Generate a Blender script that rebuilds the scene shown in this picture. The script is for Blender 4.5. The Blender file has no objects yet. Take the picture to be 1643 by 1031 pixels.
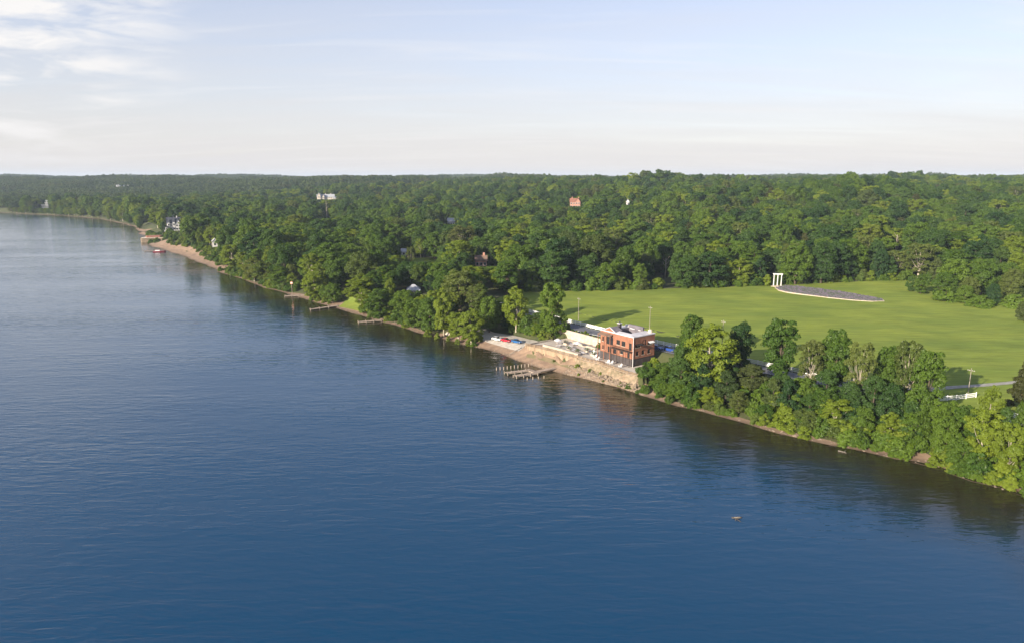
import bpy, math, random
import numpy as np
from mathutils import Vector, Matrix

R = math.radians
sc = bpy.context.scene
C = sc.collection
rng = np.random.default_rng(11)
random.seed(5)

# ------------------------------------------------------------------ camera
H = 65.0                                   # the drone's height over the river
PITCH = 11.78
cam_d = bpy.data.cameras.new('camera'); cam = bpy.data.objects.new('camera', cam_d); C.objects.link(cam)
cam_d.sensor_width = 36; cam_d.lens = 36*1110/1643; cam_d.clip_start = 1; cam_d.clip_end = 40000
cam.location = (0, 0, H); cam.rotation_euler = (R(90-PITCH), 0, 0)
sc.camera = cam

# ------------------------------------------------------------------ sky, sun, exposure
SUN_DIR = Vector((-0.71, -0.70, 0)).normalized()
SUN_EL = R(18)
SKY = 0.10
w = bpy.data.worlds.new('World'); sc.world = w; w.use_nodes = True
nt = w.node_tree; nt.nodes.clear()
def N(t, typ, **kw):
    n = t.nodes.new(typ)
    for k, v in kw.items(): setattr(n, k, v)
    return n
def LK(t, a, b): t.links.new(a, b)
def MATH(t, op, a, b=None, clamp=False):
    n = t.nodes.new('ShaderNodeMath'); n.operation = op; n.use_clamp = clamp
    for i, v in enumerate((a, b)):
        if v is None: continue
        if isinstance(v, (int, float)): n.inputs[i].default_value = v
        else: t.links.new(v, n.inputs[i])
    return n.outputs[0]
def build_world():
    t = nt
    out = N(t, 'ShaderNodeOutputWorld'); bg = N(t, 'ShaderNodeBackground')
    sky = N(t, 'ShaderNodeTexSky', sky_type='NISHITA', sun_disc=False)
    sky.sun_elevation = SUN_EL; sky.sun_rotation = math.atan2(SUN_DIR.x, SUN_DIR.y)
    sky.altitude = 100; sky.air_density = 1.0; sky.dust_density = 0.6; sky.ozone_density = 2.2
    tc = N(t, 'ShaderNodeTexCoord'); sep = N(t, 'ShaderNodeSeparateXYZ')
    LK(t, tc.outputs['Generated'], sep.inputs[0])
    z = MATH(t, 'MAXIMUM', sep.outputs[2], 0.0)
    zz = MATH(t, 'ADD', z, 0.10)
    px = MATH(t, 'DIVIDE', sep.outputs[0], zz); py = MATH(t, 'DIVIDE', sep.outputs[1], zz)
    cmb = N(t, 'ShaderNodeCombineXYZ'); LK(t, px, cmb.inputs[0]); LK(t, py, cmb.inputs[1])
    # even thin veil, thicker along the low line of sight
    mp = N(t, 'ShaderNodeMapping'); mp.inputs['Scale'].default_value = (0.35, 1.2, 1); mp.inputs['Rotation'].default_value = (0, 0, R(-14))
    mp.inputs['Location'].default_value = (3.1, 1.7, 0)
    LK(t, cmb.outputs[0], mp.inputs[0])
    n1 = N(t, 'ShaderNodeTexNoise'); n1.inputs['Scale'].default_value = 1.3; n1.inputs['Detail'].default_value = 7; n1.inputs['Roughness'].default_value = 0.55
    n1.inputs['Distortion'].default_value = 0.5
    LK(t, mp.outputs[0], n1.inputs['Vector'])
    tau = MATH(t, 'MULTIPLY', MATH(t, 'ADD', MATH(t, 'MULTIPLY', n1.outputs[0], 1.3), 0.35), 0.185)
    veil = MATH(t, 'SUBTRACT', 1.0, MATH(t, 'POWER', 2.718, MATH(t, 'MULTIPLY', MATH(t, 'DIVIDE', tau, MATH(t, 'ADD', z, 0.055)), -1.0)))
    # streaks of cirrus
    mp2 = N(t, 'ShaderNodeMapping'); mp2.inputs['Scale'].default_value = (0.5, 2.6, 1); mp2.inputs['Rotation'].default_value = (0, 0, R(10))
    mp2.inputs['Location'].default_value = (0.4, 0.15, 0)
    LK(t, cmb.outputs[0], mp2.inputs[0])
    n2 = N(t, 'ShaderNodeTexNoise'); n2.inputs['Scale'].default_value = 1.0; n2.inputs['Detail'].default_value = 8; n2.inputs['Roughness'].default_value = 0.6
    n2.inputs['Distortion'].default_value = 0.9
    LK(t, mp2.outputs[0], n2.inputs['Vector'])
    cir = N(t, 'ShaderNodeMapRange'); cir.inputs[1].default_value = 0.52; cir.inputs[2].default_value = 0.80; cir.inputs[3].default_value = 0; cir.inputs[4].default_value = 0.75
    LK(t, n2.outputs[0], cir.inputs[0])
    # the bank of cirrus in the upper left of the view: one place in the sky
    dv = N(t, 'ShaderNodeVectorMath', operation='DOT_PRODUCT')
    az, el = R(-35), R(11.0)
    dv.inputs[1].default_value = (math.sin(az)*math.cos(el), math.cos(az)*math.cos(el), math.sin(el))
    LK(t, tc.outputs['Generated'], dv.inputs[0])
    blob = N(t, 'ShaderNodeMapRange', interpolation_type='SMOOTHSTEP'); blob.inputs[1].default_value = math.cos(R(13)); blob.inputs[2].default_value = math.cos(R(2)); blob.inputs[3].default_value = 0.0; blob.inputs[4].default_value = 1.0
    LK(t, dv.outputs['Value'], blob.inputs[0])
    mp3 = N(t, 'ShaderNodeMapping'); mp3.inputs['Scale'].default_value = (7, 7, 34); mp3.inputs['Rotation'].default_value = (0, R(3), 0)
    LK(t, tc.outputs['Generated'], mp3.inputs[0])
    n3 = N(t, 'ShaderNodeTexNoise'); n3.inputs['Scale'].default_value = 1.25; n3.inputs['Detail'].default_value = 7; n3.inputs['Roughness'].default_value = 0.56; n3.inputs['Distortion'].default_value = 0.35
    LK(t, mp3.outputs[0], n3.inputs['Vector'])
    c3 = N(t, 'ShaderNodeMapRange'); c3.inputs[1].default_value = 0.47; c3.inputs[2].default_value = 0.66; c3.inputs[3].default_value = 0; c3.inputs[4].default_value = 1.0
    LK(t, n3.outputs[0], c3.inputs[0])
    bank = MATH(t, 'MULTIPLY', blob.outputs[0], c3.outputs[0])
    a = MATH(t, 'MAXIMUM', MATH(t, 'MULTIPLY', cir.outputs[0], 0.6), MATH(t, 'MULTIPLY', bank, 1.0))
    alpha = veil
    vs = N(t, 'ShaderNodeVectorMath', operation='SCALE'); vs.inputs['Scale'].default_value = SKY
    tint = N(t, 'ShaderNodeMix', data_type='RGBA', blend_type='MULTIPLY'); tint.inputs['Factor'].default_value = 1; LK(t, sky.outputs[0], tint.inputs['A']); tint.inputs['B'].default_value = (1.03, .92, 1.0, 1)
    LK(t, tint.outputs['Result'], vs.inputs[0])
    mx = N(t, 'ShaderNodeMix', data_type='RGBA')
    LK(t, alpha, mx.inputs['Factor']); LK(t, vs.outputs[0], mx.inputs['A']); mx.inputs['B'].default_value = (0.385, 0.372, 0.374, 1)
    mc = N(t, 'ShaderNodeMix', data_type='RGBA'); LK(t, a, mc.inputs['Factor']); LK(t, mx.outputs['Result'], mc.inputs['A']); mc.inputs['B'].default_value = (.47, .46, .455, 1)
    LK(t, mc.outputs['Result'], bg.inputs['Color']); bg.inputs['Strength'].default_value = 1.0
    LK(t, bg.outputs[0], out.inputs[0])
build_world()

sun_d = bpy.data.lights.new('sun', 'SUN'); sun = bpy.data.objects.new('sun', sun_d); C.objects.link(sun)
sun_d.energy = 5.0; sun_d.angle = R(0.6); sun_d.color = (1.0, 0.89, 0.73)
sdir = Vector((SUN_DIR.x*math.cos(SUN_EL), SUN_DIR.y*math.cos(SUN_EL), math.sin(SUN_EL)))
sun.rotation_euler = sdir.to_track_quat('Z', 'Y').to_euler(); sun.location = (-100, -100, 200)

vs_ = sc.view_settings
vs_.view_transform = 'Standard'; vs_.look = 'None'; vs_.exposure = 1.05; vs_.gamma = 1; vs_.use_curve_mapping = False
sc.display_settings.display_device = 'sRGB'
cy = sc.cycles
cy.max_bounces = 6; cy.diffuse_bounces = 3; cy.glossy_bounces = 3; cy.transmission_bounces = 3; cy.transparent_max_bounces = 4; cy.volume_bounces = 0
cy.use_denoising = True; cy.denoiser = 'OPENIMAGEDENOISE'; cy.denoising_input_passes = 'RGB_ALBEDO_NORMAL'; cy.denoising_prefilter = 'ACCURATE'
cy.caustics_reflective = False; cy.caustics_refractive = False
cy.sample_clamp_indirect = 4

# ------------------------------------------------------------------ pixels of the photograph <-> places
F, CX, CY = 1110., 821.5, 515.5
cp, sp = math.cos(R(PITCH)), math.sin(R(PITCH))
def ray(x, y):
    u = (x-CX)/F; v = -(y-CY)/F
    return np.array([u, cp+v*sp, -sp+v*cp])
def at(x, y, z=0.):
    d = ray(x, y); t = (z-H)/d[2]
    return float(d[0]*t), float(d[1]*t)
def proj(X, Y, Z):
    f = Y*cp-(Z-H)*sp; u = Y*sp+(Z-H)*cp
    return CX+F*X/f, CY-F*u/f

# ------------------------------------------------------------------ helpers: materials
def mat(name, c1, c2=None, scale=1.0, rough=0.7, bump=0.0, bscale=None, detail=4, metal=0.0, spec=0.4, lo=0.35, hi=0.65, stretch=None):
    m = bpy.data.materials.new(name); m.use_nodes = True
    t = m.node_tree; b = t.nodes['Principled BSDF']
    b.inputs['Roughness'].default_value = rough; b.inputs['Metallic'].default_value = metal
    b.inputs['Specular IOR Level'].default_value = spec
    if c2 is None:
        c2 = tuple(x*0.8 for x in c1)
    tc = N(t, 'ShaderNodeTexCoord'); src = tc.outputs['Object']
    if stretch:
        mp = N(t, 'ShaderNodeMapping'); mp.inputs['Scale'].default_value = stretch
        LK(t, src, mp.inputs[0]); src = mp.outputs[0]
    n = N(t, 'ShaderNodeTexNoise'); n.inputs['Scale'].default_value = scale; n.inputs['Detail'].default_value = detail
    LK(t, src, n.inputs['Vector'])
    mr = N(t, 'ShaderNodeMapRange'); mr.inputs[1].default_value = lo; mr.inputs[2].default_value = hi
    LK(t, n.outputs[0], mr.inputs[0])
    mx = N(t, 'ShaderNodeMix', data_type='RGBA'); LK(t, mr.outputs[0], mx.inputs['Factor'])
    mx.inputs['A'].default_value = (*c1, 1); mx.inputs['B'].default_value = (*c2, 1)
    LK(t, mx.outputs['Result'], b.inputs['Base Color'])
    if bump:
        n2 = N(t, 'ShaderNodeTexNoise'); n2.inputs['Scale'].default_value = bscale or scale*3; n2.inputs['Detail'].default_value = 5
        LK(t, src, n2.inputs['Vector'])
        bp = N(t, 'ShaderNodeBump'); bp.inputs['Strength'].default_value = 1; bp.inputs['Distance'].default_value = bump
        LK(t, n2.outputs[0], bp.inputs['Height']); LK(t, bp.outputs[0], b.inputs['Normal'])
    return m

def leaf_mat(name, dark, light, trans=0.36, hue=0.5):
    m = bpy.data.materials.new(name); m.use_nodes = True
    t = m.node_tree; t.nodes.clear()
    out = N(t, 'ShaderNodeOutputMaterial')
    oi = N(t, 'ShaderNodeObjectInfo')
    at_ = N(t, 'ShaderNodeAttribute', attribute_name='tone')
    f = MATH(t, 'ADD', MATH(t, 'MULTIPLY', oi.outputs['Random'], hue), MATH(t, 'MULTIPLY', at_.outputs['Fac'], 1-hue))
    mx = N(t, 'ShaderNodeMix', data_type='RGBA'); LK(t, f, mx.inputs['Factor'])
    mx.inputs['A'].default_value = (*dark, 1); mx.inputs['B'].default_value = (*light, 1)
    # some trees lean to yellow or grey brown
    r2 = MATH(t, 'FRACT', MATH(t, 'MULTIPLY', oi.outputs['Random'], 37.7))
    mr = N(t, 'ShaderNodeMapRange'); mr.inputs[1].default_value = 0.86; mr.inputs[2].default_value = 1.0; mr.inputs[4].default_value = 0.55
    LK(t, r2, mr.inputs[0])
    mx2 = N(t, 'ShaderNodeMix', data_type='RGBA'); LK(t, mr.outputs[0], mx2.inputs['Factor'])
    LK(t, mx.outputs['Result'], mx2.inputs['A']); mx2.inputs['B'].default_value = (0.105, 0.105, 0.035, 1)
    d = N(t, 'ShaderNodeBsdfDiffuse'); tr = N(t, 'ShaderNodeBsdfTranslucent'); g = N(t, 'ShaderNodeBsdfGlossy')
    g.inputs['Roughness'].default_value = 0.45; g.inputs['Color'].default_value = (1, 1, 1, 1)
    LK(t, mx2.outputs['Result'], d.inputs[0])
    tm = N(t, 'ShaderNodeMix', data_type='RGBA', blend_type='MULTIPLY'); tm.inputs['Factor'].default_value = 1
    LK(t, mx2.outputs['Result'], tm.inputs['A']); tm.inputs['B'].default_value = (1.3, 1.25, 0.6, 1)
    LK(t, tm.outputs['Result'], tr.inputs[0])
    m1 = N(t, 'ShaderNodeMixShader'); m1.inputs[0].default_value = trans
    LK(t, d.outputs[0], m1.inputs[1]); LK(t, tr.outputs[0], m1.inputs[2])
    m2 = N(t, 'ShaderNodeMixShader'); m2.inputs[0].default_value = 0.012
    LK(t, m1.outputs[0], m2.inputs[1]); LK(t, g.outputs[0], m2.inputs[2])
    LK(t, m2.outputs[0], out.inputs[0])
    return m

M = {}
M['leaf_light'] = leaf_mat('leaf_light', (0.105, 0.155, 0.014), (0.200, 0.255, 0.024))
M['leaf_mid'] = leaf_mat('leaf_mid', (0.040, 0.088, 0.012), (0.122, 0.190, 0.020), hue=.7)
M['leaf_dark'] = leaf_mat('leaf_dark', (0.022, 0.058, 0.017), (0.074, 0.132, 0.022), hue=.7)
M['leaf_thin'] = leaf_mat('leaf_thin', (0.070, 0.105, 0.022), (0.140, 0.170, 0.036))
M['leaf_cedar'] = leaf_mat('leaf_cedar', (0.040, 0.048, 0.014), (0.075, 0.080, 0.022))
M['leaf_far'] = leaf_mat('leaf_far', (0.024, 0.052, 0.018), (0.090, 0.130, 0.028), hue=0.7)
M['bark_pale'] = mat('bark_pale', (0.42, 0.37, 0.28), (0.22, 0.19, 0.14), 1.2, 0.85, stretch=(1, 1, 0.4))
M['bark'] = mat('bark', (0.10, 0.075, 0.05), (0.055, 0.042, 0.03), 2.0, 0.9, stretch=(1, 1, 0.3))

# ------------------------------------------------------------------ helpers: meshes
class MB:
    def __init__(s): s.v = []; s.f = []; s.m = []
    def add(s, vs, fs, mi=0):
        o = len(s.v); s.v += [tuple(v) for v in vs]; s.f += [tuple(i+o for i in f) for f in fs]; s.m += [mi]*len(fs)
        return s
    def box(s, x0, x1, y0, y1, z0, z1, mi=0):
        vs = [(x, y, z) for z in (z0, z1) for y in (y0, y1) for x in (x0, x1)]
        return s.add(vs, [(0, 2, 3, 1), (4, 5, 7, 6), (0, 1, 5, 4), (2, 6, 7, 3), (0, 4, 6, 2), (1, 3, 7, 5)], mi)
    def beam(s, p, q, wd, ht, mi=0, up=(0, 0, 1)):
        p = Vector(p); q = Vector(q); d = (q-p).normalized(); u = Vector(up)
        if abs(d.dot(u)) > 0.98: u = Vector((1, 0, 0))
        sd = d.cross(u).normalized()*wd/2; u = sd.cross(d).normalized()*ht/2
        vs = [c+a+b for c in (p, q) for a, b in ((-sd, -u), (sd, -u), (sd, u), (-sd, u))]
        return s.add(vs, [(3, 2, 1, 0), (4, 5, 6, 7), (0, 1, 5, 4), (1, 2, 6, 5), (2, 3, 7, 6), (3, 0, 4, 7)], mi)
    def tube(s, pts, rad, n=7, mi=0, cap=True):
        pts = [Vector(p) for p in pts]; rings = []
        for i, p in enumerate(pts):
            d = (pts[min(i+1, len(pts)-1)]-pts[max(i-1, 0)]).normalized()
            u = Vector((1, 0, 0)) if abs(d.x) < 0.8 else Vector((0, 1, 0))
            a = d.cross(u).normalized(); b = d.cross(a)
            r = rad[i] if hasattr(rad, '__len__') else rad
            rings.append([p+(a*math.cos(k*2*math.pi/n)+b*math.sin(k*2*math.pi/n))*r for k in range(n)])
        vs = [v for r_ in rings for v in r_]; fs = []
        for i in range(len(pts)-1):
            for k in range(n):
                fs.append((i*n+k, i*n+(k+1) % n, (i+1)*n+(k+1) % n, (i+1)*n+k))
        if cap: fs += [tuple(range(n))[::-1], tuple(range((len(pts)-1)*n, len(pts)*n))]
        return s.add(vs, fs, mi)
    def prism(s, poly, z0, z1, mi=0):
        n = len(poly)
        vs = [(x, y, z0) for x, y in poly]+[(x, y, z1) for x, y in poly]
        fs = [tuple(range(n))[::-1], tuple(range(n, 2*n))]+[(i, (i+1) % n, n+(i+1) % n, n+i) for i in range(n)]
        return s.add(vs, fs, mi)
    def mesh(s, name, mats, smooth=False):
        me = bpy.data.meshes.new(name); me.from_pydata(s.v, [], s.f)
        for m in (mats if isinstance(mats, (list, tuple)) else [mats]): me.materials.append(m)
        if any(s.m): me.polygons.foreach_set('material_index', s.m)
        if smooth: me.polygons.foreach_set('use_smooth', [True]*len(s.f))
        me.update(); return me
    def build(s, name, mats, parent=None, loc=(0, 0, 0), rz=0, smooth=False):
        return link(name, s.mesh(name, mats, smooth), parent, loc, rz)
def link(name, me, parent=None, loc=(0, 0, 0), rz=0):
    o = bpy.data.objects.new(name, me); C.objects.link(o); o.location = loc; o.rotation_euler = (0, 0, rz)
    if parent is not None: o.parent = parent
    return o
def tag(o, label=None, cat=None, group=None, kind=None):
    if label: o['label'] = label
    if cat: o['category'] = cat
    if group: o['group'] = group
    if kind: o['kind'] = kind
    return o
def thing(name, label, cat, loc=(0, 0, 0), rz=0, group=None):
    o = bpy.data.objects.new(name, None); C.objects.link(o); o.location = loc; o.rotation_euler = (0, 0, rz)
    return tag(o, label, cat, group)
def dup(root, loc, rz, label=None, group=None):
    r = root.copy(); C.objects.link(r); r.location = loc; r.rotation_euler = (0, 0, rz)
    if label: r['label'] = label
    if group: r['group'] = group
    for ch in list(root.children):
        c = ch.copy(); C.objects.link(c); c.parent = r
        for g in ch.children:
            d = g.copy(); C.objects.link(d); d.parent = c
    return r
def np_mesh(name, V, Fc, mats, smooth=False):
    """V (n,3), Fc (m,k) arrays of equal sized polygons"""
    me = bpy.data.meshes.new(name); V = np.asarray(V, np.float32); Fc = np.asarray(Fc, np.int32)
    me.vertices.add(len(V)); me.vertices.foreach_set('co', V.ravel())
    k = Fc.shape[1]; me.loops.add(Fc.size); me.loops.foreach_set('vertex_index', Fc.ravel())
    me.polygons.add(len(Fc)); me.polygons.foreach_set('loop_start', np.arange(len(Fc), dtype=np.int32)*k)
    for m in (mats if isinstance(mats, (list, tuple)) else [mats]): me.materials.append(m)
    me.polygons.foreach_set('use_smooth', np.full(len(Fc), smooth))
    me.update(calc_edges=True); return me

# ------------------------------------------------------------------ the lie of the land
O2 = np.array([38.7, 214.5]); S2 = np.array([-.6, .8]); N2 = np.array([.8, .6]); TH = math.atan2(.6, .8)
def loc2(a, b): p = O2+a*S2+b*N2; return float(p[0]), float(p[1])
def ab(X, Y):
    dx, dy = X-O2[0], Y-O2[1]
    return dx*S2[0]+dy*S2[1], dx*N2[0]+dy*N2[1]
SHORE_PX = [(1643, 795), (1560, 772), (1500, 750), (1440, 735), (1360, 718), (1280, 700), (1200, 678), (1130, 660), (1070, 645), (1010, 628), (960, 612),
    (885, 594), (840, 580), (790, 563), (740, 551), (700, 540), (660, 528), (620, 517), (580, 507), (540, 493), (500, 482), (470, 474), (440, 465), (400, 452),
    (360, 438), (330, 425), (300, 413), (270, 403), (248, 396), (238, 386), (228, 376), (215, 364), (190, 357), (150, 350), (100, 346), (60, 344), (0, 341)]
ctrl = [(300., -200.), (190., 20.), (135., 95.)]+[at(x, y) for x, y in SHORE_PX]+[(-1120., 1400.), (-1500., 1520.), (-2600., 1750.), (-6000., 2100.), (-12000., 2600.)]
def catmull(P, step):
    P = [np.array(p, float) for p in P]; out = []
    for i in range(len(P)-1):
        p0, p1, p2, p3 = P[max(i-1, 0)], P[i], P[i+1], P[min(i+2, len(P)-1)]
        n = max(1, int(np.linalg.norm(p2-p1)/step(p1)))
        for k in range(n):
            t = k/n
            out.append(0.5*((2*p1)+(p2-p0)*t+(2*p0-5*p1+4*p2-p3)*t*t+(3*p1-p0-3*p2+p3)*t**3))
    out.append(P[-1]); return np.array(out)
SH = catmull(ctrl, lambda p: max(3.0, np.hypot(*p)/50))
tn = np.gradient(SH, axis=0); tn /= np.linalg.norm(tn, axis=1)[:, None]
nrm_in = np.stack([tn[:, 1], -tn[:, 0]], 1)              # points inland
arc = np.concatenate([[0], np.cumsum(np.linalg.norm(np.diff(SH, axis=0), axis=1))])
jit = 0.55*np.sin(arc/5.1)+0.4*np.sin(arc/2.3+1)+0.8*np.sin(arc/13.+2)
SH = SH+nrm_in*jit[:, None]*np.clip(np.hypot(SH[:, 0], SH[:, 1])/400, .6, 3)[:, None]
RIVER = np.concatenate([SH, [(-12000., -6000.), (300., -6000.)]])
def inside(poly, X, Y):
    c = np.zeros(X.shape, bool); n = len(poly)
    for i in range(n):
        x1, y1 = poly[i]; x2, y2 = poly[(i+1) % n]
        if y1 == y2: continue
        c ^= ((y1 > Y) != (y2 > Y)) & (X < (x2-x1)*(Y-y1)/(y2-y1)+x1)
    return c
def shore_dist(X, Y):
    X = np.asarray(X, float); Y = np.asarray(Y, float); D = np.full(X.shape, 1e18)
    for i in range(len(SH)-1):
        ax, ay = SH[i]; bx, by = SH[i+1]; dx, dy = bx-ax, by-ay; l2 = dx*dx+dy*dy
        t = np.clip(((X-ax)*dx+(Y-ay)*dy)/l2, 0, 1)
        np.minimum(D, (X-ax-t*dx)**2+(Y-ay-t*dy)**2, out=D)
    return np.sqrt(D)*np.where(inside(RIVER, X, Y), -1, 1)
def sst(x, a, b): t = np.clip((x-a)/(b-a), 0, 1); return t*t*(3-2*t)
WAVES = [(random.uniform(0, 6.28), random.uniform(0, 6.28)) for _ in range(24)]
def hills(X, Y, lam, k0):
    s = 0
    for k in range(4):
        th, ph = WAVES[k0+k]; l = lam*(0.7+0.22*k)
        s = s+np.sin((X*math.cos(th)+Y*math.sin(th))*6.283/l+ph)
    return s/2.4
PATIO = [(46.5, -7.4), (38, -5.6), (21.7, -4.2), (11.9, -3.9), (4.4, -4.1), (-2.4, -4.9), (-6.0, -3.9), (-8.2, 1.7)]
pa = np.array([p[0] for p in PATIO][::-1][1:]); pb = np.array([p[1] for p in PATIO][::-1][1:])
ZP, ZR = 4.4, 7.0                                          # patio, road
def ground(X, Y, d=None):
    X = np.asarray(X, float); Y = np.asarray(Y, float)
    if d is None: d = shore_dist(X, Y)
    z = np.interp(d, [-60, -8, 0, 3, 8, 15, 24, 45], [-5, -1.3, 0, .45, 1.5, 5.0, 6.8, 7.2])
    rr = np.hypot(X, Y)
    up = sst(d, 150, 760)
    right = sst(X/np.maximum(rr, 1), 0.05, 0.3)
    e = 31*up + up*(6.5*hills(X, Y, 420, 0)+3.0*hills(X, Y, 190, 4)) + -2.5*right*np.exp(-((rr-900)/260)**2)*sst(d, 300, 700)
    e = e-7*sst(X/np.maximum(rr, 1), .47, .56)*np.exp(-((rr-800)/350)**2)
    e = e+(9*hills(X, Y, 1700, 8)+6)*sst(rr, 1300, 3500)*up
    e = e + -5*sst(rr, 2500, 6000)*up
    z = z+e*(d > 0)
    z = z+np.where(d > 12, 0.12*hills(X, Y, 26, 12), 0)
    # the made ground round the brick house: beach, patio on a wall, lane behind
    a, b = ab(X, Y)
    eb = np.interp(a, pa, pb)
    zs = np.where(b < eb, np.minimum(2.2, np.maximum(d, -20)*2.1/np.maximum(d+eb-b, .5)), ZP-0.08)
    zs = np.where(b > 13.2, ZP-.08+(ZR-ZP)*np.clip((b-13.2)/4.2, 0, 1), zs)
    zs = np.where(b > 40, z, zs)
    lot = np.where(d > 0, 2.1*np.clip(d/9, 0, 1)+np.clip((b-6)/9, 0, 1)*(ZR-2.1), d*.25)
    m1 = (a > -8.2) & (a <= 47.0) & (b < 40)
    z = np.where(m1, zs, z)
    m2 = (a > 47.0) & (b < 40)
    wl = 1-sst(a, 78, 92)
    z = np.where(m2, lot*wl+z*(1-wl), z)
    return z
def gz(x, y): return float(ground(np.array([x]), np.array([y]))[0])

FIELD_NEAR = [loc2(118, 27.5), loc2(84, 25.6), loc2(40, 25.3), loc2(12, 26.3), loc2(-20, 29.2), loc2(-60, 36), loc2(-95, 38), loc2(-150, 42)]
FIELD_FAR = [(2, 352), (30, 354), (62, 358), (139, 371), (181, 376), (225, 378), (285, 345), (345, 215)]
FIELD_POLY = np.array(FIELD_NEAR[::-1]+FIELD_FAR)

# ------------------------------------------------------------------ setting: river, ground, field, beach, road
def water_mat():
    m = bpy.data.materials.new('river_water'); m.use_nodes = True
    t = m.node_tree; b = t.nodes['Principled BSDF']
    b.inputs['Base Color'].default_value = (0.030, 0.030, 0.020, 1)
    b.inputs['Roughness'].default_value = 0.05; b.inputs['IOR'].default_value = 1.42
    tc = N(t, 'ShaderNodeTexCoord')
    # brown muddy shallows, widened to paint in the trees' dark reflection; blue channel beyond
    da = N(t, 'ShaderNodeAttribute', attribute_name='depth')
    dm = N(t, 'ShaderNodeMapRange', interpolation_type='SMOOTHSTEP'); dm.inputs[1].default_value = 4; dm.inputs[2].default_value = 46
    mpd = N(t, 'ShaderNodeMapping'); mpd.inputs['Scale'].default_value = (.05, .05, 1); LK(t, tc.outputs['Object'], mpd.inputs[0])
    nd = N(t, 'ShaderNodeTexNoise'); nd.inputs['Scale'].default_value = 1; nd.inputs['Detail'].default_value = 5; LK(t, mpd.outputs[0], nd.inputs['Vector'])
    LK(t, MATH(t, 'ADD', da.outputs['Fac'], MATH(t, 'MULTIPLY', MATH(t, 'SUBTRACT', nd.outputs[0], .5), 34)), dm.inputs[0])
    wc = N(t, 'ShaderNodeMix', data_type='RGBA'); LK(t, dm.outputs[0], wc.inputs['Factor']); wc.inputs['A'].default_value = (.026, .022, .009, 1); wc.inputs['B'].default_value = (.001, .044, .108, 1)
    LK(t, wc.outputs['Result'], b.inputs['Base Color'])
    hs = None
    for ang, sx, sy, amp, det in ((28, .05, .16, .50, 2), (14, .15, .52, .50, 2), (-26, .20, .66, .28, 2), (35, .7, 1.5, .10, 2)):
        mp = N(t, 'ShaderNodeMapping'); mp.inputs['Rotation'].default_value = (0, 0, R(-ang)); mp.inputs['Scale'].default_value = (sx, sy, 1)
        LK(t, tc.outputs['Object'], mp.inputs[0])
        n = N(t, 'ShaderNodeTexNoise'); n.inputs['Scale'].default_value = 1; n.inputs['Detail'].default_value = det; n.inputs['Distortion'].default_value = .6
        LK(t, mp.outputs[0], n.inputs['Vector'])
        h = MATH(t, 'MULTIPLY', n.outputs[0], amp)
        hs = h if hs is None else MATH(t, 'ADD', hs, h)
    # gusts: rougher and calmer lanes
    mp = N(t, 'ShaderNodeMapping'); mp.inputs['Rotation'].default_value = (0, 0, R(-20)); mp.inputs['Scale'].default_value = (.006, .018, 1)
    LK(t, tc.outputs['Object'], mp.inputs[0])
    g = N(t, 'ShaderNodeTexNoise'); g.inputs['Scale'].default_value = 1; g.inputs['Detail'].default_value = 4
    LK(t, mp.outputs[0], g.inputs['Vector'])
    gr = N(t, 'ShaderNodeMapRange'); gr.inputs[1].default_value = .35; gr.inputs[2].default_value = .65; gr.inputs[3].default_value = .40; gr.inputs[4].default_value = 1.5
    LK(t, g.outputs[0], gr.inputs[0])
    bp = N(t, 'ShaderNodeBump'); bp.inputs['Strength'].default_value = 1.0; bp.inputs['Distance'].default_value = 0.29
    LK(t, MATH(t, 'MULTIPLY', hs, gr.outputs[0]), bp.inputs['Height']); LK(t, bp.outputs[0], b.inputs['Normal'])
    return m
def river_mesh():
    xs = np.unique(np.concatenate([np.arange(-11000, -1200, 350), np.arange(-1200, -300, 30), np.arange(-300, 220, 6), np.arange(220, 701, 60)])); ys = np.unique(np.concatenate([np.arange(-5000, 0, 500), np.arange(0, 480, 6), np.arange(480, 1500, 30), np.arange(1500, 2601, 220)]))
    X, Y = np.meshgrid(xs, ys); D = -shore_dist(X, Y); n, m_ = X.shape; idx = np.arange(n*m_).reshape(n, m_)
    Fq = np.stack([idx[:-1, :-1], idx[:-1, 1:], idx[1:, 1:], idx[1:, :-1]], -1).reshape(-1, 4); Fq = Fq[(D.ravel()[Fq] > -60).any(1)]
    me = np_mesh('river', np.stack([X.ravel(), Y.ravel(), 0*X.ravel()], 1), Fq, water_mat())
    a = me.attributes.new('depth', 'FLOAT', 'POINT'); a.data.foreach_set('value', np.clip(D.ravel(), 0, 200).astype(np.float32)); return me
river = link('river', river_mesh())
tag(river, 'wide blue rippled river filling the foreground', kind='structure')

def ground_mesh():
    th = np.concatenate([np.arange(-62, -42, .6), np.arange(-42, 44, .15), np.arange(44, 64, .6)])
    r = [90.]
    while r[-1] < 9500: r.append(r[-1]+max(.9, (r[-1]*.012 if r[-1] > 420 else .95 if r[-1] > 190 else 1.4)))
    r = np.array(r); T, Rr = np.meshgrid(np.radians(th), r)
    X = Rr*np.sin(T); Y = Rr*np.cos(T)
    D = shore_dist(X, Y); Z = ground(X, Y, D)
    nr, ntt = X.shape
    idx = np.arange(nr*ntt).reshape(nr, ntt)
    Fq = np.stack([idx[:-1, :-1], idx[:-1, 1:], idx[1:, 1:], idx[1:, :-1]], -1).reshape(-1, 4)
    keep = (D.ravel()[Fq] > -25).any(1)
    Fq = Fq[keep]
    used = np.unique(Fq); mp_ = np.full(nr*ntt, -1); mp_[used] = np.arange(len(used))
    V = np.stack([X.ravel(), Y.ravel(), Z.ravel()], 1)[used]
    return np_mesh('ground', V, mp_[Fq][:, ::-1], M['floor'], True)
M['floor'] = mat('forest_floor', (0.050, 0.062, 0.020), (0.085, 0.090, 0.030), 0.12, 0.95, bump=.25, bscale=.6)
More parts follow.
